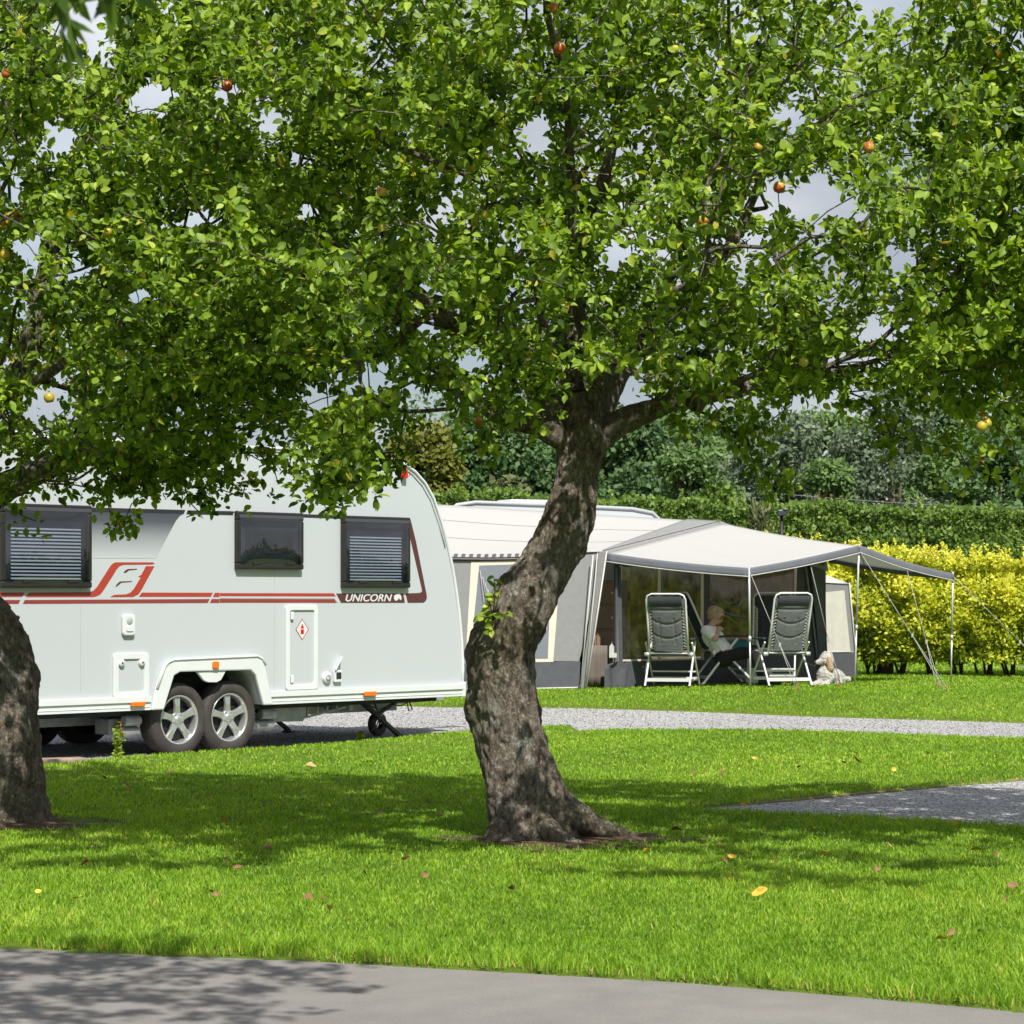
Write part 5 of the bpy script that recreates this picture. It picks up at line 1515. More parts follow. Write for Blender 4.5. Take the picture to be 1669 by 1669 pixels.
# ------------------------------------------------------------------ reclining camping chairs
def make_chair(label, rec=.33, dark=False):
    root = empty("camping_chair", (0, 0, 0), 0, label, "chair", "reclining camping chairs under the canopy")
    wh, pd = M['chairwhite'], M['pad_d'] if dark else M['pad']
    hz = .44; w = .245
    tx_ = -math.sin(rec); tz_ = math.cos(rec)
    bl = .86
    def bk(x, l, off=0): return (x, -.20 + tx_ * l + tz_ * off, hz + tz_ * l - (-1) * tx_ * off * -1 * -1)
    # back frame
    p = [bk(-w, 0)]; p += [bk(-w, bl * .5), bk(-w, bl - .08), bk(-w + .02, bl - .025), bk(-w + .07, bl), bk(w - .07, bl), bk(w - .02, bl - .025), bk(w, bl - .08), bk(w, bl * .5), bk(w, 0)]
    mb = MB(); mb.tube(p, .0135, 8); mb.tube([bk(-w, .015), bk(w, .015)], .011, 6); mb.build("back_frame", wh, root)
    # padded back
    def bf(side):
        def f(s, t):
            l = .06 + (bl - .12) * t
            wd = (w - .065) + .045 * (t > .80)
            wd = (w - .06) + .045 / (1 + math.exp(-(t - .79) * 60))
            dip = .020 * math.sin(math.pi * s) ** .5
            groove = 0
            for gl, gd in ((.26, .16), (.53, .16), (.80, .02)):
                c = gl + gd * ((s - .5) ** 2) * 2.2 - .02
                groove = max(groove, math.exp(-((t - c) / .016) ** 2))
            for gs in (.25, .75):
                if .12 < t < .62: groove = max(groove, .7 * math.exp(-((s - gs) / .02) ** 2))
            off = side * (.012 + dip - .018 * groove)
            x = -wd + 2 * wd * s
            y, z = -.20 + tx_ * l, hz + tz_ * l
            return (x, y + tz_ * off, z - tx_ * off)
        return f
    mb = MB(); mb.patch(bf(-1), 24, 60); mb.patch(bf(1), 16, 30)
    mb.build("backrest", pd, root)
    mb = MB(); mb.tube([bk(-w + .01, bl * .80), bk(w - .01, bl * .80)], .010, 6); mb.build("back_strap", M['pad_d'], root)
    mb = MB(); mb.patch(lambda s, t: (-(w - .04) + 2 * (w - .04) * s, -.20 + tx_ * (bl * (.80 + .17 * t)) - tz_ * (.032 + .02 * math.sin(3.14 * t)), hz + tz_ * (bl * (.80 + .17 * t)) + tx_ * .03), 10, 8); mb.build("head_pillow", M['pad_d'] if not dark else pd, root)
    for sx in (-1, 1):
        mb = MB()
        for k in range(13):
            l0 = .08 + .045 * k
            mb.tube([bk(sx * (w - .062), l0), bk(sx * w, l0 + .022), bk(sx * (w - .062), l0 + .045)], .0042, 4)
        mb.build("lacing", M['elastic'], root)
    # seat
    mb = MB(); mb.tube([(-w, -.2, hz), (-w, .26, hz + .03), (w, .26, hz + .03), (w, -.2, hz)], .0135, 8); mb.build("seat_frame", wh, root)
    mb = MB(); mb.patch(lambda s, t: (-w + .02 + (2 * w - .04) * s, -.19 + .44 * t, hz + .03 * t + .022 - .03 * math.sin(3.14 * s) - .008 * math.cos(18 * t)), 12, 20); mb.build("seat", pd, root, thick=.03)
    # legs, crossbars, armrests
    W_ = w + .035
    for sx in (-1, 1):
        x = sx * W_
        mb = MB(); mb.bar((x, .12, .62), (x, -.36, .0), .022, .030); mb.build("leg", wh, root, .006)
        mb = MB(); mb.bar((x + sx * .012, -.22, .60), (x + sx * .012, .38, .0), .020, .028); mb.build("leg", wh, root, .006)
        mb = MB(); mb.box((x, .06, .645), (.055, .50, .028)); mb.build("armrest", M['pad_d'], root, .012)
        mb = MB(); mb.cyl((x - .03, -.2, hz), (x + .03, -.2, hz), .028, n=14); mb.build("hinge", M['alu'], root)
        for y in (-.36, .38):
            mb = MB(); mb.box((x + (sx * .012 if y > 0 else 0), y, .012), (.034, .05, .024)); mb.build("foot", M['black'], root, .006)
    mb = MB(); mb.bar((-W_, -.285, .10), (W_, -.285, .10), .016, .045); mb.build("crossbar", wh, root); mb = MB(); mb.bar((-W_ - .012, .29, .10), (W_ + .012, .29, .10), .016, .045); mb.build("crossbar", wh, root); mb = MB(); mb.bar((-W_, .2, .2), (W_, .2, .2), .014, .02); mb.build("crossbar", wh, root)
    return root
def put(o, x, y, hd, s=1.0):
    o.location = (x, y, gz(x, y) + .012); o.rotation_euler = (0, 0, R(hd)); o.scale = (s * 1.08, s, s)
ch = make_chair("padded recliner with its back to us left of the seated woman")
put(ch, 2.10, 33.05, -14, .97)
def copy_tree(o, parent=None):
    c = o.copy(); COL.objects.link(c)
    if parent: c.parent = parent
    for k in list(o.children): copy_tree(k, c)
    return c
c2 = copy_tree(ch); put(c2, 3.52, 32.9, 15, .97); c2["label"] = "padded recliner with its back to us right of the canopy pole"
c3 = make_chair("dark camping chair the woman in white sits in", .42, True); put(c3, 2.82, 33.66, -80)
c4 = copy_tree(c3); put(c4, 3.52, 34.1, 172); c4["label"] = "empty dark chair facing us behind the right hand recliner"
# loose strap on the right-hand recliner
# small things on the ground and by the chairs
cr = empty("plastic_crate", (3.36, 34.35, gz(3.3, 34.35) + .004), R(10), "white plastic crate with round holes under the chairs", "crate")
mb = MB(); 
for a, b in (((-.17, -.11, 0), (.17, -.095, .2)), ((-.17, .095, 0), (.17, .11, .2)), ((-.17, -.095, 0), (-.155, .095, .2)), ((.155, -.095, 0), (.17, .095, .2)), ((-.155, -.095, 0), (.155, .095, .012))): mb.box2(a, b)
mb.build("crate_body", M['white'], cr, .004)
for x in (-.10, 0, .10):
    mb = MB(); mb.lathe([(0, -.113), (.034, -.113), (.034, -.110)], (x, 0, .1), 'y', 16); mb.build("hole", M['dark'], cr)

# ------------------------------------------------------------------ figures: union of capsules -> one continuous skin
def capsules(name, segs, m, parent=None, voxel=.009, smooth=6, balls=()):
    mb = MB()
    for a, b, r0, r1 in segs:
        a, b = Vector(a), Vector(b)
        n = 5
        d = (b - a); l = max(d.length, 1e-5); d = d / l
        pth, rad = [], []
        for k in range(n): 
            an_ = math.pi / 2 * (1 - k / n); pth.append(a - d * r0 * math.sin(an_)); rad.append(max(1e-4, r0 * math.cos(an_)))
        pth.append(a); rad.append(r0); pth.append(b); rad.append(r1)
        for k in range(1, n + 1):
            an_ = math.pi / 2 * k / n; pth.append(b + d * r1 * math.sin(an_)); rad.append(max(1e-4, r1 * math.cos(an_)))
        mb.tube(pth, rad, 14)
    for c, r, s in balls: mb.ball(c, r, 10, s)
    o = mb.build(name, m, parent)
    md = o.modifiers.new("remesh", 'REMESH'); md.mode = 'VOXEL'; md.voxel_size = voxel; md.use_smooth_shade = True
    ms = o.modifiers.new("smooth", 'SMOOTH'); ms.iterations = smooth; ms.factor = .5
    dg = bpy.context.evaluated_depsgraph_get(); dg.update()
    me = bpy.data.meshes.new_from_object(o.evaluated_get(dg))
    o.modifiers.clear(); old = o.data; o.data = me; bpy.data.meshes.remove(old)
    me.materials.clear(); me.materials.append(m)
    me.polygons.foreach_set("use_smooth", np.ones(len(me.polygons), dtype=bool))
    return o
M['skin'] = mat("skin", (.55, .32, .23), .5, var=.06, nscale=9)
M['hair'] = mat("short_fair_hair", (.42, .30, .17), .6, var=.25, nscale=30, bump=.5, bscale=60)
M['tee'] = mat("white_cotton", (.82, .83, .86), .85, var=.03, bump=.15, bscale=14)
M['trouser'] = mat("black_trousers", (.012, .012, .014), .85, var=.2)
M['teal'] = mat("teal_cover", (.02, .16, .15), .5, var=.15)
YW = 33.48
pw = empty("person", (2.74, YW, gz(2.74, YW)), 0, "woman in a white t-shirt and dark glasses sitting with a hand at her mouth", "person")
def WP(px, py, dy=0.0):
    p = at(px, py, YW + dy); return p - Vector(pw.location)
hip = WP(1180, 1067); chest = WP(1160, 1036); neck0 = WP(1158, 1022); neck1 = WP(1163, 1013); head = WP(1166, 1003)
sR = WP(1151, 1028, -.17); sL = WP(1160, 1028, .17)
eR = WP(1166, 1041, -.24); wR = WP(1171, 1028, -.10)
eL = WP(1182, 1042, .22); wL = WP(1206, 1040, .08)
kR = WP(1228, 1062, -.10); kL = WP(1229, 1060, .10); fR = WP(1244, 1110, -.09); fL = WP(1250, 1109, .10)
segs = [(hip, lerp(hip, chest, .5), .135, .12), (lerp(hip, chest, .5), chest, .12, .125), (chest, neck0, .10, .06), (neck0, neck1, .052, .05),
        (sR, sL, .062, .062), (chest, sR, .08, .06), (chest, sL, .08, .06),
        (sR, eR, .048, .040), (eR, wR, .039, .026), (sL, eL, .048, .040), (eL, wL, .039, .026),
        (hip + Vector((0, -.09, 0)), kR, .085, .062), (hip + Vector((0, .09, 0)), kL, .085, .062), (kR, fR, .055, .04), (kL, fL, .055, .04), (fR, fR + Vector((.16, 0, -.01)), .04, .03), (fL, fL + Vector((.16, 0, -.01)), .04, .03)]
# head: skull, jaw, nose, ear, brow
fwd = Vector((.88, -.15, -.42)).normalized(); up = Vector((.42, -.04, .9)).normalized(); lat = fwd.cross(up).normalized()
segs += [(head - fwd * .02 + up * .015, head + fwd * .02 + up * .02, .088, .085), (head + fwd * .03 - up * .05, head + fwd * .045 - up * .075, .058, .045),
         (head + fwd * .085 - up * .0, head + fwd * .108 - up * .028, .012, .016), (head + fwd * .092 - up * .06, head + fwd * .094 - up * .062, .016, .014),
         (head + lat * .082 + up * .01, head + lat * .086 - up * .03, .016, .012), (head - lat * .082 + up * .01, head - lat * .086 - up * .03, .016, .012)]
# hands: palm and five fingers each
mouth = head + fwd * .10 - up * .055
def hand(w_, d, pn, curl, length=.085):
    d = d.normalized(); pn = pn.normalized(); sd = d.cross(pn).normalized()
    out = []
    pc = w_ + d * .045
    out.append((w_, pc, .024, .030)); 
    for i, (o_, l) in enumerate(((-.030, .9), (-.010, 1.0), (.010, .95), (.028, .78))):
        b0 = pc + sd * o_ + d * .02; b1 = b0 + (d * math.cos(curl) + pn * math.sin(curl)) * (.038 * l); b2 = b1 + (d * math.cos(curl * 2.1) + pn * math.sin(curl * 2.1)) * (.030 * l)
        out.append((lerp(w_, pc, .6) + sd * o_ * .7, b0, .012, .011)); out.append((b0, b1, .0095, .009)); out.append((b1, b2, .009, .0075))
    t0 = w_ + d * .02 - sd * .025; t1 = t0 + (d * .7 - sd * .6 + pn * .3).normalized() * .035; out.append((t0, t1, .013, .011)); out.append((t1, t1 + (d + pn * .4).normalized() * .028, .010, .008))
    return out
segs += hand(wR, (mouth - wR), -up + fwd * .2, .75)
segs += hand(wL, Vector((1, -.1, -.1)), Vector((0, -.3, -1)), .6)
capsules("body", segs, M['skin'], pw, .0085, 4)
# clothes follow the body a little proud of it
g = .012
tee = [(hip + Vector((-.01, 0, .03)), lerp(hip, chest, .5), .142, .132), (lerp(hip, chest, .5), chest, .132, .137), (chest, lerp(chest, neck0, .55), .112, .085), (sR, sL, .074, .074), (chest, sR, .09, .072), (chest, sL, .09, .072),
       (sR, lerp(sR, eR, .55), .062, .060), (sL, lerp(sL, eL, .55), .062, .060)]
capsules("t_shirt", tee, M['tee'], pw, .010, 5)
tr = [(hip + Vector((.0, -.06, -.04)), hip + Vector((0, .06, -.04)), .135, .135), (hip + Vector((0, -.09, -.02)), kR, .098, .076), (hip + Vector((0, .09, -.02)), kL, .098, .076), (kR, lerp(kR, fR, .92), .070, .056), (kL, lerp(kL, fL, .92), .070, .056)]
capsules("trousers", tr, M['trouser'], pw, .010, 4)
hr = [(head - fwd * .035 + up * .03, head + fwd * .012 + up * .045, .094, .082), (head - fwd * .06 - up * .01, head - fwd * .055 - up * .04, .070, .050), (head + fwd * .04 + up * .075, head + fwd * .062 + up * .062, .035, .026)]
capsules("hair", hr, M['hair'], pw, .008, 3)
mb = MB()
for sd_ in (-1, 1):
    c = head + fwd * .094 + lat * .032 * sd_ + up * .012
    mb.tube([c - fwd * .004, c + fwd * .004], [.032, .030], 12)
    mb.tube([c, head + lat * .09 * sd_ + up * .02], .005, 6)
mb.build("sunglasses", M['black'], pw)
mb = MB(); mb.box(fR + Vector((.06, 0, -.02)), (.26, .09, .07)); mb.box(fL + Vector((.06, 0, -.02)), (.26, .09, .07)); mb.build("shoe", M['black'], pw, .025)
bk_ = MB(); bw_ = WP(1206, 1050, .02) + Vector(pw.location)
bk_.bar(bw_ + Vector((-.11, -.02, -.06)), bw_ + Vector((.09, .04, .05)), .22, .02, (.35, -.55, .75))
bo = bk_.build("book", M['teal'], None, .003); tag(bo, "teal book resting in the seated woman's hand", "book")

# poodle lying on the lawn at the awning's corner
M['fur'] = mat("cream_curly_fur", (.41, .395, .365), .95, var=.20, nscale=16, bump=.9, bscale=55)
M['ear'] = mat("apricot_fur", (.36, .25, .15), .95, var=.2, nscale=22, bump=.9, bscale=55)
YD = 33.9
dg_ = empty("dog", (at(1345, 1118, YD).x, YD, gz(4.2, YD)), 0, "cream curly poodle lying alert with a dark collar by the awning corner", "dog")
def DP(px, py, dy=0.0): return at(px, py, YD + dy) - Vector(dg_.location)
dg_.scale = (.93, .93, .93)
hd = DP(1347, 1073); nk = DP(1347, 1086); ch_ = DP(1345, 1100, -.05); rp = DP(1362, 1107, .38)
dseg = [(hd, hd + Vector((.0, 0, .012)), .112, .105), (hd + Vector((-.04, -.02, -.005)), DP(1331, 1077, -.06), .062, .035), (DP(1331, 1077, -.06), DP(1328.5, 1078, -.07), .034, .024),
        (hd + Vector((.0, 0, -.03)), nk, .07, .075), (nk, ch_, .085, .125), (ch_, DP(1352, 1105, .15), .13, .15), (DP(1352, 1105, .15), rp, .15, .16),
        (ch_ + Vector((-.06, -.03, -.03)), DP(1336, 1113, -.12), .065, .05), (DP(1336, 1113, -.12), DP(1324, 1116, -.22), .048, .04), (ch_ + Vector((.07, -.03, -.03)), DP(1347, 1114, -.14), .065, .05), (DP(1347, 1114, -.14), DP(1338, 1116.5, -.26), .048, .042),
        (rp + Vector((0, -.12, 0)), DP(1366, 1114, .12), .10, .07), (DP(1366, 1114, .12), DP(1356, 1116, .02), .05, .042), (rp + Vector((.05, .1, .02)), rp + Vector((.22, .18, .0)), .035, .045),
                (hd + Vector((-.005, -.0, .06)), hd + Vector((.03, 0, .055)), .07, .065)]
db_ = capsules("body", dseg, M['fur'], dg_, .010, 2)
# curls: small woolly lumps displaced over the coat
n_ = len(db_.data.vertices); co_ = np.empty(n_ * 3, np.float32); db_.data.vertices.foreach_get("co", co_); co_ = co_.reshape(-1, 3)
no_ = np.empty(n_ * 3, np.float32); db_.data.vertices.foreach_get("normal", no_); no_ = no_.reshape(-1, 3)
muz = np.array(DP(1331, 1077, -.06))
amp_ = np.array([mnoise.noise(Vector(p) * 42) + .6 * mnoise.noise(Vector(p) * 75) for p in co_]) * .011 * np.clip((np.linalg.norm(co_ - muz, axis=1) - .05) / .05, .1, 1)
db_.data.vertices.foreach_set("co", (co_ + no_ * amp_[:, None]).ravel().astype(np.float32)); db_.data.update()
for sd_ in (-1, 1): capsules("ear", [(hd + Vector((.02, .09 * sd_, .02)), hd + Vector((.045, .115 * sd_, -.12)), .036, .055)], M['ear'], dg_, .010, 2)
mb = MB(); mb.ball(DP(1327.0, 1077.4, -.078), .022, 8); mb.build("nose", M['black'], dg_)
mb = MB(); mb.ball(hd + Vector((-.075, -.06, .012)), .011, 8); mb.ball(hd + Vector((-.085, .03, .012)), .011, 8); mb.build("eye", M['black'], dg_)
cpath = [nk + Vector((.088 * math.cos(a), .088 * math.sin(a), -.005 + .02 * math.cos(a))) for a in [2 * math.pi * k / 20 for k in range(20)]]
mb = MB(); mb.tube(cpath, .012, 6, closed=True); mb.build("collar", M['black'], dg_)
mb = MB(); mb.tube([nk + Vector((-.09, .03, 0)), DP(1322, 1082, .1), DP(1305, 1076, .3)], .004, 5); mb.build("lead", mat("brown_lead", (.12, .05, .04), .7), dg_)
# ------------------------------------------------------------------ hedges, trees and small things beyond
def hedge_cloud(name, n, x0, x1, yfun, depth, ztop, zbot, size, seed, m, parent=None, upright=.5, sizevar=.4, lump=.25, loc=(0, 0, 0), shoots=0, tg=.2):
    rg = np.random.default_rng(seed)
    X = rg.uniform(x0, x1, n); t = rg.random(n) ** .8
    top = np.array([ztop(x) for x in X]); 
    lum = .5 * np.sin(X * 2.1 + seed) + .3 * np.sin(X * 5.3 + 2) + .25 * np.sin(X * 11.7 + 1)
    top = top + .10 * lum
    Z = zbot + (top - zbot) * t
    bulge = np.sqrt(np.clip(1 - ((t - .45) / .62) ** 2, 0.02, 1))
    ln = np.array([mnoise.noise(Vector((x * 1.6, z * 1.9, seed))) + .6 * mnoise.noise(Vector((x * 3.9, z * 4.2, seed + 5))) for x, z in zip(X, Z)])
    face = rg.random(n)
    inner = rg.random(n) ** 2.2
    Yc = np.array([yfun(x) for x in X])
    Yv = Yc - depth / 2 * bulge * (1 - inner) - lump * ln * .9
    topm = face > .80
    Yv = np.where(topm, Yc + rg.uniform(-.5, .5, n) * depth * .8, Yv)
    Z = np.where(topm, top - np.abs(rg.normal(0, .05, n)) + .12 * ln, Z)
    P = np.stack([X, Yv, Z], 1)
    D = unit(rg.normal(0, 1, (n, 3)) * np.array([1, .8, 1]) + np.array([0, -.35, upright]))
    Nn = unit(rg.normal(0, .6, (n, 3)) + np.array([.1, -.7, .75]))
    S = size * (1 + sizevar * rg.uniform(-1, 1, n))
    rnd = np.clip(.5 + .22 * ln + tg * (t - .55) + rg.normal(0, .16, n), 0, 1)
    if shoots:
        k = shoots
        sx = rg.uniform(x0, x1, k); sy = np.array([yfun(x) for x in sx]) + rg.uniform(-.5, .35, k) * depth
        sz = np.array([ztop(x) for x in sx]) - rg.uniform(0, .12, k)
        hgt = rg.uniform(.10, .32, k); lx, ly = rg.normal(0, .12, k), rg.normal(0, .12, k)
        L_ = 22
        tt = np.tile(np.linspace(0, 1, L_), k); ki = np.repeat(np.arange(k), L_)
        SP = np.stack([sx[ki] + lx[ki] * tt * hgt[ki] * 2, sy[ki] + ly[ki] * tt, sz[ki] + hgt[ki] * tt], 1)
        SD = unit(rg.normal(0, 1, (k * L_, 3)) * np.array([1, 1, .2]) + np.array([0, 0, .7]))
        SN = unit(rg.normal(0, .5, (k * L_, 3)) + np.array([0, -.6, .8]))
        P = np.concatenate([P, SP]); D = np.concatenate([D, SD]); Nn = np.concatenate([Nn, SN]); S = np.concatenate([S, size * (1.15 - .5 * tt)]); rnd = np.concatenate([rnd, np.clip(.85 + rg.normal(0, .08, k * L_), 0, 1)])
    return link_mesh(name, leaf_cloud(name, P - np.array(loc), D, Nn, S, rnd, CARD_V, CARD_F), m, parent)

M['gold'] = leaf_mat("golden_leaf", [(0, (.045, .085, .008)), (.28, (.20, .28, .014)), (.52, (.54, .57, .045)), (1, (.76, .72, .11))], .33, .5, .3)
M['hedge'] = leaf_mat("hedge_leaf", [(0, (.026, .058, .010)), (.5, (.11, .19, .030)), (1, (.23, .33, .06))], .25, .5, .3)
M['stem'] = mat("brown_stem", (.11, .075, .05), .9, var=.25)

# golden hedge behind the canopy
gy_ = lambda x: 38.3 - .18 * (x - 6)
gh_ = empty("golden_hedge", (6.5, 38.2, .17), 0, "bright golden leaved hedge behind the canopy on the right", "hedge")
gt = lambda x: EYE + (HOR - np.interp(x / 38.0 * F + 834.5, [1150, 1240, 1290, 1400, 1500, 1669, 1900], [892, 894, 898, 905, 912, 916, 920])) * 38.0 / F
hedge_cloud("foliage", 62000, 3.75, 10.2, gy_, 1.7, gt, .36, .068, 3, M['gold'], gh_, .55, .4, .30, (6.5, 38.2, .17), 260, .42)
mb = MB(); rg = np.random.default_rng(5)
hx = [3.6, 4.3, 5.05, 5.5, 5.95, 6.35, 6.75, 7.2, 7.6, 8.2, 8.9, 9.6]
for x in hx:
    mb = MB()
    for k in range(6):
        a = rg.uniform(-.32, .32); b = rg.uniform(-.25, .25); x_ = x + rg.normal(0, .05)
        y_ = gy_(x) + .1 + rg.normal(0, .06)
        mb.tube([(x_ - 6.5, y_ - 38.2, -.05), (x_ + a * .4 - 6.5, y_ + b * .4 - 38.2, .3), (x_ + a * 1.2 - 6.5, y_ + b - 38.2, .9)], [.022, .018, .01], 6)
    mb.build("stem", M['stem'], gh_)
mb = MB(); mb.tube([(5.72 - 6.5, .35, -.1), (5.72 - 6.5, .35, .75)], .13, 12); mb.build("stump", M['stem'], gh_)

# clipped green hedge behind
hy = lambda x: 47 + .12 * x
gh2 = empty("green_hedge", (4, 47.5, .17), 0, "long clipped green hedge running behind the campsite pitches", "hedge")
ht = lambda x: EYE + (HOR - np.interp(x / 47.0 * F + 834.5, [400, 640, 800, 900, 1100, 1300, 1500, 1669, 2000], [806, 808, 808, 814, 822, 826, 830, 836, 844])) * 47.0 / F
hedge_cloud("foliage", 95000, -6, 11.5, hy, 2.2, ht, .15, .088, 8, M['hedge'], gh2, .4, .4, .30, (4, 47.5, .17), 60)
mb = MB()
for x in np.arange(-5.5, 11.5, 1.1): mb.tube([(x - 4, hy(x) - 47.5 + .2, -.1), (x - 4 + .1, hy(x) - 47.5 + .3, 1.6)], [.05, .03], 6)
mb.build("stem", M['stem'], gh2)

def bg_tree(name, label, px, ptop, pw_, Y, seed, m, n=8000, size=.26, pbot=None, trunk=True, cat="tree", open_=0.0):
    rg = np.random.default_rng(seed)
    c = at(px, ptop, Y); zt = c.z; w = pw_ / F * Y / 2
    zb_ = .17 + (.9 if trunk else .1)
    if pbot: zb_ = at(px, pbot, Y).z
    root = empty(name, (c.x, Y, .17), 0, label, cat, "trees beyond the hedges" if cat == "tree" else None)
    # lobes
    nl = 26
    lob = []
    for k in range(nl):
        a = rg.uniform(0, 6.28); h = rg.random() ** .8
        rr = w * (.78 * math.sin(math.pi * (.12 + .80 * h)) ** .7) * rg.uniform(.35, 1)
        lob.append((rr * math.cos(a), rr * math.sin(a) * .8, zb_ - .17 + (zt - zb_) * (.06 + .86 * h), w * rg.uniform(.22, .42)))
    lob = np.array(lob)
    li = rg.integers(0, nl, n)
    dv = unit(rg.normal(0, 1, (n, 3))); rad = lob[li, 3] * (rg.random(n) ** .35)
    P = lob[li, :3] + dv * rad[:, None] * np.array([1, 1, .85])
    ln = np.array([mnoise.noise(Vector(p) * .9 + Vector((seed, 0, 0))) + .6 * mnoise.noise(Vector(p) * 2.1 + Vector((0, seed, 0))) for p in P])
    keep = ln > (-.42 + open_)
    P, dv, ln = P[keep], dv[keep], ln[keep]; k = len(P)
    D = unit(rg.normal(0, 1, (k, 3)) + dv * .5 + np.array([0, 0, -.1])); Nn = unit(dv + rg.normal(0, .5, (k, 3)) + np.array([0, -.3, .5]))
    rnd = np.clip(.48 + .22 * ln + rg.normal(0, .15, k), 0, 1)
    link_mesh("crown", leaf_cloud("crown", P, D, Nn, size * rg.uniform(.6, 1.3, k), rnd, CARD_V, CARD_F), m, root)
    mb = MB()
    mb.tube([(0, 0, -.3), (.05, 0, (zb_) * .6), (0, .1, zb_ + (zt - zb_) * .55)], [w * .07 + .05, w * .055 + .04, .05], 8)
    for q in range(0, nl, 2): mb.tube([(0, .05, zb_ + (zt - zb_) * .12), tuple(lob[q, :3] * .5 + np.array([0, 0, (zb_ + (zt - zb_) * .2) * .5])), tuple(lob[q, :3])], [.07, .05, .02], 5)
    mb.build("trunk", M['stem'], root)
    return root
def fol(name, a, b, c): return leaf_mat(name, [(0, a), (.5, b), (1, c)], .22, .55, .3)
M['f_dark'] = fol("dark_green_leaf", (.024, .054, .019), (.078, .150, .048), (.168, .264, .090))
M['f_mid'] = fol("mid_green_leaf", (.036, .074, .022), (.114, .192, .054), (.216, .324, .096))
M['f_olive'] = fol("olive_leaf", (.045, .060, .008), (.14, .155, .022), (.26, .26, .045))
M['f_grey'] = fol("grey_green_leaf", (.041, .067, .038), (.132, .180, .106), (.264, .324, .216))
M['f_pale'] = fol("pale_sage_leaf", (.05, .07, .025), (.13, .155, .06), (.25, .26, .13))
TREES = [
    ("dark tree showing between the caravan roof and the middle apple trunk", 800, 640, 250, 66, 'f_dark', 9500, .30, 0.0),
    ("yellowish olive tree just right of the white caravan's roof", 690, 690, 150, 56, 'f_olive', 7500, .24, 0.0),
    ("deep green tree immediately right of the middle apple trunk", 1030, 655, 200, 70, 'f_dark', 9500, .30, 0.0),
    ("mid green rounded tree second right of the middle apple trunk", 1120, 735, 170, 60, 'f_mid', 7000, .26, 0.0),
    ("grey green willow-like tree above the middle of the awning canopy", 1260, 688, 230, 64, 'f_grey', 9500, .25, .10),
    ("tall grey leaved tree with sky showing through above the golden hedge", 1455, 628, 200, 68, 'f_grey', 9000, .24, .14),
    ("dark green tree at the right edge beyond the hedges", 1640, 705, 210, 60, 'f_dark', 8000, .28, 0.0),
    ("low mid green tree between the two grey leaved trees", 1360, 735, 120, 62, 'f_mid', 6000, .25, 0.05),
    ("dark tree standing behind the white caravan's roof on the left", 590, 735, 140, 70, 'f_dark', 5000, .30, 0.0),
    ("mid green tree beyond the right edge of the hedge", 1800, 690, 220, 66, 'f_mid', 7000, .28, 0.0),
    ("pale grey tree far beyond the white caravan seen through apple leaves", 290, 690, 150, 80, 'f_pale', 4000, .30, .05),
    ("dark green tree behind the middle apple trunk", 920, 690, 170, 74, 'f_dark', 8000, .30, 0.0),
    ("mid green tree behind the tall grey leaved tree", 1545, 715, 150, 74, 'f_mid', 7000, .28, 0.0),
    ("broad mid green tree filling the treeline between trunk and canopy ridge", 1100, 665, 260, 84, 'f_mid', 8000, .34, 0.0),
    ("tall dark tree behind the grey willow-like tree", 1215, 660, 220, 88, 'f_dark', 8000, .34, 0.0),
    ("mid green tree behind the gap between the two grey leaved trees", 1350, 672, 220, 86, 'f_mid', 7000, .34, 0.0),
    ("dark tree behind the tall grey leaved tree on the right", 1520, 645, 250, 88, 'f_dark', 8000, .34, .02),
    ("mid green tree at the right edge behind the dark one", 1660, 640, 250, 86, 'f_mid', 7000, .34, 0.0),
    ("grey green tree directly right of the middle apple tree's fork", 980, 655, 200, 90, 'f_grey', 7000, .34, 0.0),
    ("mid green tree left of the middle trunk behind the olive tree", 730, 650, 240, 88, 'f_mid', 8000, .34, 0.0),
]
for i, (lb, px, pt, pw2, Y, mm, n, sz, op) in enumerate(TREES):
    bg_tree("tree", lb, px, pt, pw2 * 1.25, Y, 100 + i, M[mm], int(n * 2.3), sz * .6, open_=op)
for k, (bx, by, hh) in enumerate(((34, 17, 2.1), (40, 24, 2.5), (36, 30, 2.0))):  # unseen shrubs added to give the caravan windows a dark reflection
    rg = np.random.default_rng(400 + k)
    root = empty("shrub", (bx, by, 0), 0, ["broad shrub far right of the frame, nearest one reflected in the caravan windows", "taller shrub far right of the frame reflected in the caravan windows", "low shrub far right of the frame reflected in the caravan windows"][k], "shrub")
    n_ = 5000; dv = unit(rg.normal(0, 1, (n_, 3))); P = dv * (rg.random((n_, 1)) ** .3) * np.array([3, 5.2, hh * .62]) + np.array([0, 0, hh * .42])
    link_mesh("crown", leaf_cloud("crown", P, unit(rg.normal(0, 1, (n_, 3))), unit(dv + rg.normal(0, .5, (n_, 3))), .3 * rg.uniform(.6, 1.3, n_), rg.random(n_), CARD_V, CARD_F), M['f_dark'], root)
    mb = MB(); mb.tube([(0, 0, -.2), (0, .1, hh * .5)], [.15, .06], 8); mb.build("trunk", M['stem'], root)
bg_tree("shrub", "pale sage shrub behind the awning roof left of the middle trunk", 825, 764, 130, 52, 201, M['f_pale'], 6000, .17, trunk=False, cat="shrub")
bg_tree("shrub", "olive brown shrub above the green hedge beyond the canopy", 1345, 788, 120, 53, 202, fol("brown_green_leaf", (.04, .035, .012), (.10, .085, .03), (.17, .14, .05)), 4500, .16, trunk=False, cat="shrub")
bg_tree("shrub", "bright green shrub above the hedge right of the middle trunk", 1160, 782, 120, 52, 203, M['hedge'], 4500, .16, trunk=False, cat="shrub")
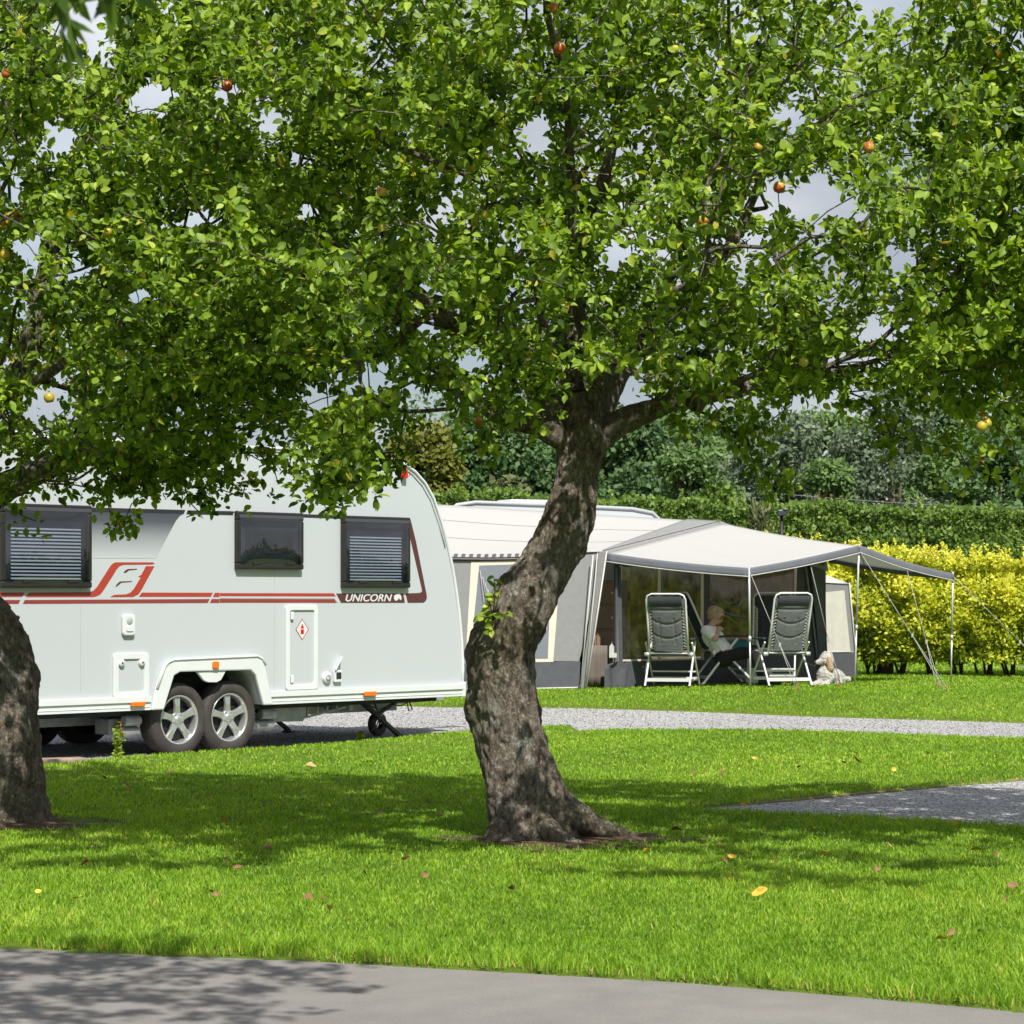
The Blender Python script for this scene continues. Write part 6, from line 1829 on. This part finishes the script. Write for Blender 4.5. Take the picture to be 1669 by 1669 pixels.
# pale feathery plant peeping over the awning
fp = empty("feathery_plant", (at(1236, 865, 40).x, 40, .17), 0, "pale feathery plant peeping above the canopy ridge", "plant")
rg = np.random.default_rng(9); n_ = 1500
P_ = np.stack([rg.normal(0, .16, n_), rg.normal(0, .16, n_), rg.uniform(.2, 2.55, n_)], 1); P_[:, :2] *= (1.15 - P_[:, 2:3] / 3.2)
link_mesh("foliage", leaf_cloud("foliage", P_, unit(rg.normal(0, .5, (n_, 3)) + np.array([0, 0, 1])), unit(rg.normal(0, 1, (n_, 3)) + np.array([0, -1, .3])), rg.uniform(.12, .26, n_), rg.random(n_), CARD_V * np.array([1, .35, 1], np.float32), CARD_F), M['f_pale'], fp)
mb = MB(); mb.tube([(0, 0, -.1), (.02, 0, 1.2), (0, 0, 2.2)], [.03, .02, .008], 6); mb.build("stem", M['stem'], fp)
# floodlight poking out of the hedge
fl = empty("lamp", (at(1272, 838, 45.5).x, 45.3, .17), 0, "small dark lamp head poking out of the green hedge", "lamp")
zl_ = at(1272, 838, 45.3).z - .17
mb = MB(); mb.tube([(0, 0, -.1), (0, 0, zl_)], .03, 8); mb.build("post", M['black'], fl)
mb = MB(); mb.box((0, -.05, zl_ + .02), (.16, .12, .11)); mb.box((.06, -.06, zl_ + .085), (.10, .14, .03)); mb.build("lamp_head", mat("slate_metal", (.05, .05, .075), .4, .3), fl, .02)
# thin overhead wire
wr = MB(); a_ = at(1250, 803, 58); b_ = at(1900, 826, 58)
wr.tube([lerp(a_, b_, k / 20) + Vector((0, 0, -.15 * math.sin(3.14 * k / 20))) for k in range(21)], .008, 5)
tag(wr.build("overhead_wire", mat("wire_grey", (.16, .16, .17), .5)), "thin grey overhead wire in front of the far trees", "wire")
# pale lane beyond the hedge at the far right
o = MB(); o.add([(7.7, 39.6, .185), (30, 39.6, .185), (30, 43, .185), (7.7, 43, .185)], [(0, 1, 2, 3)]); tag(o.build("path", M['asphalt']), kind="structure")

# timber edging boards along the gravel
M['timber'] = mat("weathered_timber", (.26, .18, .125), .85, var=.3, nscale=9)
def edging(pts, label):
    mb = MB()
    for (x0, y0), (x1, y1) in zip(pts[:-1], pts[1:]):
        mb.bar((x0, y0, gz(x0, y0) - .026), (x1, y1, gz(x1, y1) - .026), .018, .06)
    return tag(mb.build("edging_board", M['timber']), label, "edging", "timber edging boards along the gravel")
edging([(.29, 25.93), (1.2, 26.33), (2.3, 26.13), (4.95, 24.53)], "timber edging along the near side of the far gravel strip")
edging([(-.84, 29.88), (.33, 29.68), (2.62, 29.18), (5.65, 27.78), (8, 26.6)], "timber edging along the far side of the gravel strip below the awning")
edging([(1.30, 16.47), (1.9, 17.12), (2.5, 17.72), (3.85, 18.92), (6, 20.8)], "timber edging along the gravel patch on the right")
sl = MB(); sl.bar((-3.95, 20.05, .03), (-3.45, 20.32, .03), .20, .09); tag(sl.build("sleeper", mat("pinkish_sleeper", (.30, .22, .18), .9, var=.25, nscale=7), None, .012), "pinkish timber sleeper at the gravel edge beside the left trunk", "sleeper")

# weeds by the caravan
def weed(px, py, Y, h_, n, label, seed, red=True):
    rg = np.random.default_rng(seed)
    b = at(px, py, Y); b.z = gz(b.x, b.y)
    root = empty("weed", b, 0, label, "weed")
    mb = MB(); P = []; D = []; rn = []
    for k in range(n):
        a = rg.uniform(0, 6.28); le = rg.uniform(.05, .22) * h_; hh = h_ * rg.uniform(.6, 1)
        pts = [Vector((0, 0, -.01)), Vector((le * .3 * math.cos(a), le * .3 * math.sin(a), hh * .5)), Vector((le * math.cos(a), le * math.sin(a), hh))]
        mb.tube(pts, [.005, .004, .002], 5)
        for q in range(14):
            t = .15 + .85 * q / 13; p = lerp(lerp(pts[0], pts[1], t), lerp(pts[1], pts[2], t), t)
            P.append(p); D.append((rg.normal(), rg.normal(), .4)); rn.append(.99 if (t > .9 and red and rg.random() < .5) else rg.uniform(.4, .85))
    mb.build("stem", mat("weed_stem", (.16, .10, .04), .8), root)
    k = len(P)
    link_mesh("leaves", leaf_cloud("leaves", np.array([tuple(p) for p in P]), np.array(D), unit(rg.normal(0, .5, (k, 3)) + np.array([0, -.4, 1])), rg.uniform(.03, .065, k), np.array(rn)), M['leaf'], root)
weed(190, 1222, 20.9, .34, 7, "leafy weed with reddish tips beside the caravan's rear wheel", 4)
weed(588, 1196, 24.3, .10, 4, "tiny dark weed on the gravel beside the jockey wheel", 5, False)
# water shoots sprouting from the burl on the middle trunk
rg = np.random.default_rng(77)
P = []; D = []
mb = MB()
base_ = Vector(T(803, 1010, -.26))
for tip in (T(805, 940, -.34), T(790, 970, -.36), T(800, 1035, -.38), T(825, 1000, -.40), T(815, 945, -.34), T(783, 1005, -.36)):
    tip = Vector(tip); mid = lerp(base_, tip, .5) + Vector((.01, -.03, .01))
    mb.tube([base_, mid, tip], [.004, .003, .002], 5)
    for q in range(6):
        t = .35 + .65 * q / 5; P.append(tuple(lerp(lerp(base_, mid, t), lerp(mid, tip, t), t))); D.append((rg.normal(), rg.normal() - .3, rg.normal() * .6))
ml = Vector(MAIN.location)
mb.v = [tuple(Vector(p) - ml) for p in mb.v]
mb.build("shoot", M['stem'], MAIN)
k = len(P)
link_mesh("shoot_leaves", leaf_cloud("shoot_leaves", np.array(P) - np.array(ml), np.array(D), unit(rg.normal(0, .5, (k, 3)) + np.array([0, -.8, .8])), rg.uniform(.04, .065, k), rg.uniform(.45, .9, k)), M['leaf'], MAIN, smooth=True)

# fallen leaves and windfalls on the lawn
M['fl_or'] = mat("orange_leaf", (.62, .26, .035), .6, var=.3, nscale=30, var2=(.72, .50, .06))
M['fl_br'] = mat("brown_leaf", (.20, .095, .045), .7, var=.3, nscale=30)
M['fl_ye'] = mat("yellow_leaf", (.72, .52, .05), .6, var=.2, nscale=30)
M['fl_pk'] = mat("tan_leaf", (.50, .28, .15), .65, var=.25, nscale=30)
def fallen(px, py, s, m, label, seed, group="fallen leaves on the lawn"):
    rg = random.Random(seed)
    s *= .85
    Y = EYE * F / (py - HOR); p = at(px, py, Y)
    for _ in range(3):
        Y = (EYE - gz(p.x, p.y) - .03) * F / (py - HOR); p = at(px, py, Y)
    mb = MB()
    def f(a, b):
        x = a - .5; w_ = .34 * math.sin(math.pi * (.06 + .9 * a)) ** .8
        y = (b - .5) * 2 * w_
        return (x * s, y * s, s * (.30 * (y * y) * 2.2 + .16 * math.sin(3 * a + seed) - .02))
    mb.patch(f, 8, 4); mb.tube([(-.5 * s, 0, 0), (-.75 * s, .05 * s, .05 * s)], .0018, 4)
    o = mb.build("fallen_leaf", m); o.location = (p.x, p.y, gz(p.x, p.y) + .042)
    o.rotation_euler = (R(rg.uniform(15, 55)), R(rg.uniform(-25, 25)), rg.uniform(0, 6.28))
    return tag(o, label, "leaf", group)
SPEC = [
    (1238, 1457, .085, 'fl_or', "large orange and yellow leaf on sunlit grass, biggest of the fallen leaves"),
    (1591, 1389, .075, 'fl_or', "bright orange leaf in tree shade on the lawn at the right"),
    (435, 1386, .065, 'fl_pk', "pale tan leaf in the grass left of the middle trunk"),
    (536, 1483, .05, 'fl_pk', "tan leaf near the road edge in the middle left"),
    (62, 1456, .05, 'fl_ye', "leftmost yellow leaf on the near grass"),
    (124, 1466, .05, 'fl_ye', "yellow leaf on the near grass, right of another yellow one"),
    (693, 1430, .055, 'fl_br', "brown leaf at the shadow edge left of the middle trunk"),
    (834, 1451, .05, 'fl_br', "brown leaf on the grass below the middle trunk"),
    (1343, 1395, .06, 'fl_or', "orange leaf in the shade between trunk and gravel patch"),
    (1265, 1408, .05, 'fl_or', "small orange leaf just in front of the shadow right of the trunk"),
    (1187, 1432, .06, 'fl_ye', "yellow curled leaf below the shadow right of the trunk"),
    (1430, 1419, .045, 'fl_br', "reddish brown leaf at the shade edge far right of the trunk"),
    (1651, 1446, .06, 'fl_br', "reddish leaf at the right edge of the lawn"),
    (1534, 1534, .05, 'fl_or', "small orange leaf near the road at the lower right"),
    (277, 1263, .075, 'fl_br', "brown leaf in shade in front of the caravan wheels"),
    (507, 1250, .09, 'fl_pk', "pale curled leaf in shade in front of the caravan's locker door"),
    (208, 1283, .08, 'fl_br', "dark brown leaf in shade right of the left trunk"),
    (365, 1336, .06, 'fl_or', "orange brown leaf in the middle of the left lawn"),
    (1398, 1240, .09, 'fl_br', "brown leaf on the sunny lawn above the gravel patch"),
    (1174, 1262, .08, 'fl_br', "brown leaf at the top edge of the shadow right of the trunk"),
    (1103, 1356, .075, 'fl_br', "big brown windfall leaf just right of the trunk's roots"),
    (1320, 1350, .055, 'fl_ye', "yellow leaf in deep shade below the gravel patch"),
    (1557, 1344, .06, 'fl_ye', "yellow leaf in shade below the gravel patch near the right edge"),
    (1450, 1379, .05, 'fl_pk', "tan leaf in the dappled shade right of centre"),
    (1193, 1398, .055, 'fl_or', "orange leaf in dark shade right of the trunk"),
    (1551, 1534 - 10, .04, 'fl_br', "dark brown leaf low on the lawn at the right"),
    (1599, 1521, .045, 'fl_br', "dark brown leaf near the right edge above the road"),
    (422, 1212, .07, 'fl_pk', "tan leaf lying under the caravan's rear wheel arch"),
    (1052, 1390, .05, 'fl_ye', "pale upright leaf in front of the trunk's root"),
    (1212, 1293 + 20, .06, 'fl_ye', "yellow leaf beside the near tip of the gravel patch"),
    (1230, 1237, .05, 'fl_or', "small orange leaf on the sunny lawn behind the gravel tip"),
    (1457, 1256, .06, 'fl_or', "orange leaf beside the far edge of the gravel patch"),
]
for i, (px, py, s, mm, lb) in enumerate(SPEC): fallen(px, py, s, M[mm], lb, 300 + i)
rg = random.Random(12)
for i in range(46):
    px, py = rg.uniform(90, 1660), rg.uniform(1225, 1480)
    if 760 < px < 1060 and py > 1280: continue
    if px > 1200 and 1262 < py < 1345: continue
    if py < 1262 - (px / 1669) * 60 + 10: continue
    o = fallen(px, py, rg.uniform(.03, .055), M['fl_br'], "tiny brown leaf scrap lying in the lawn grass", 500 + i, "tiny brown leaf scraps in the grass")
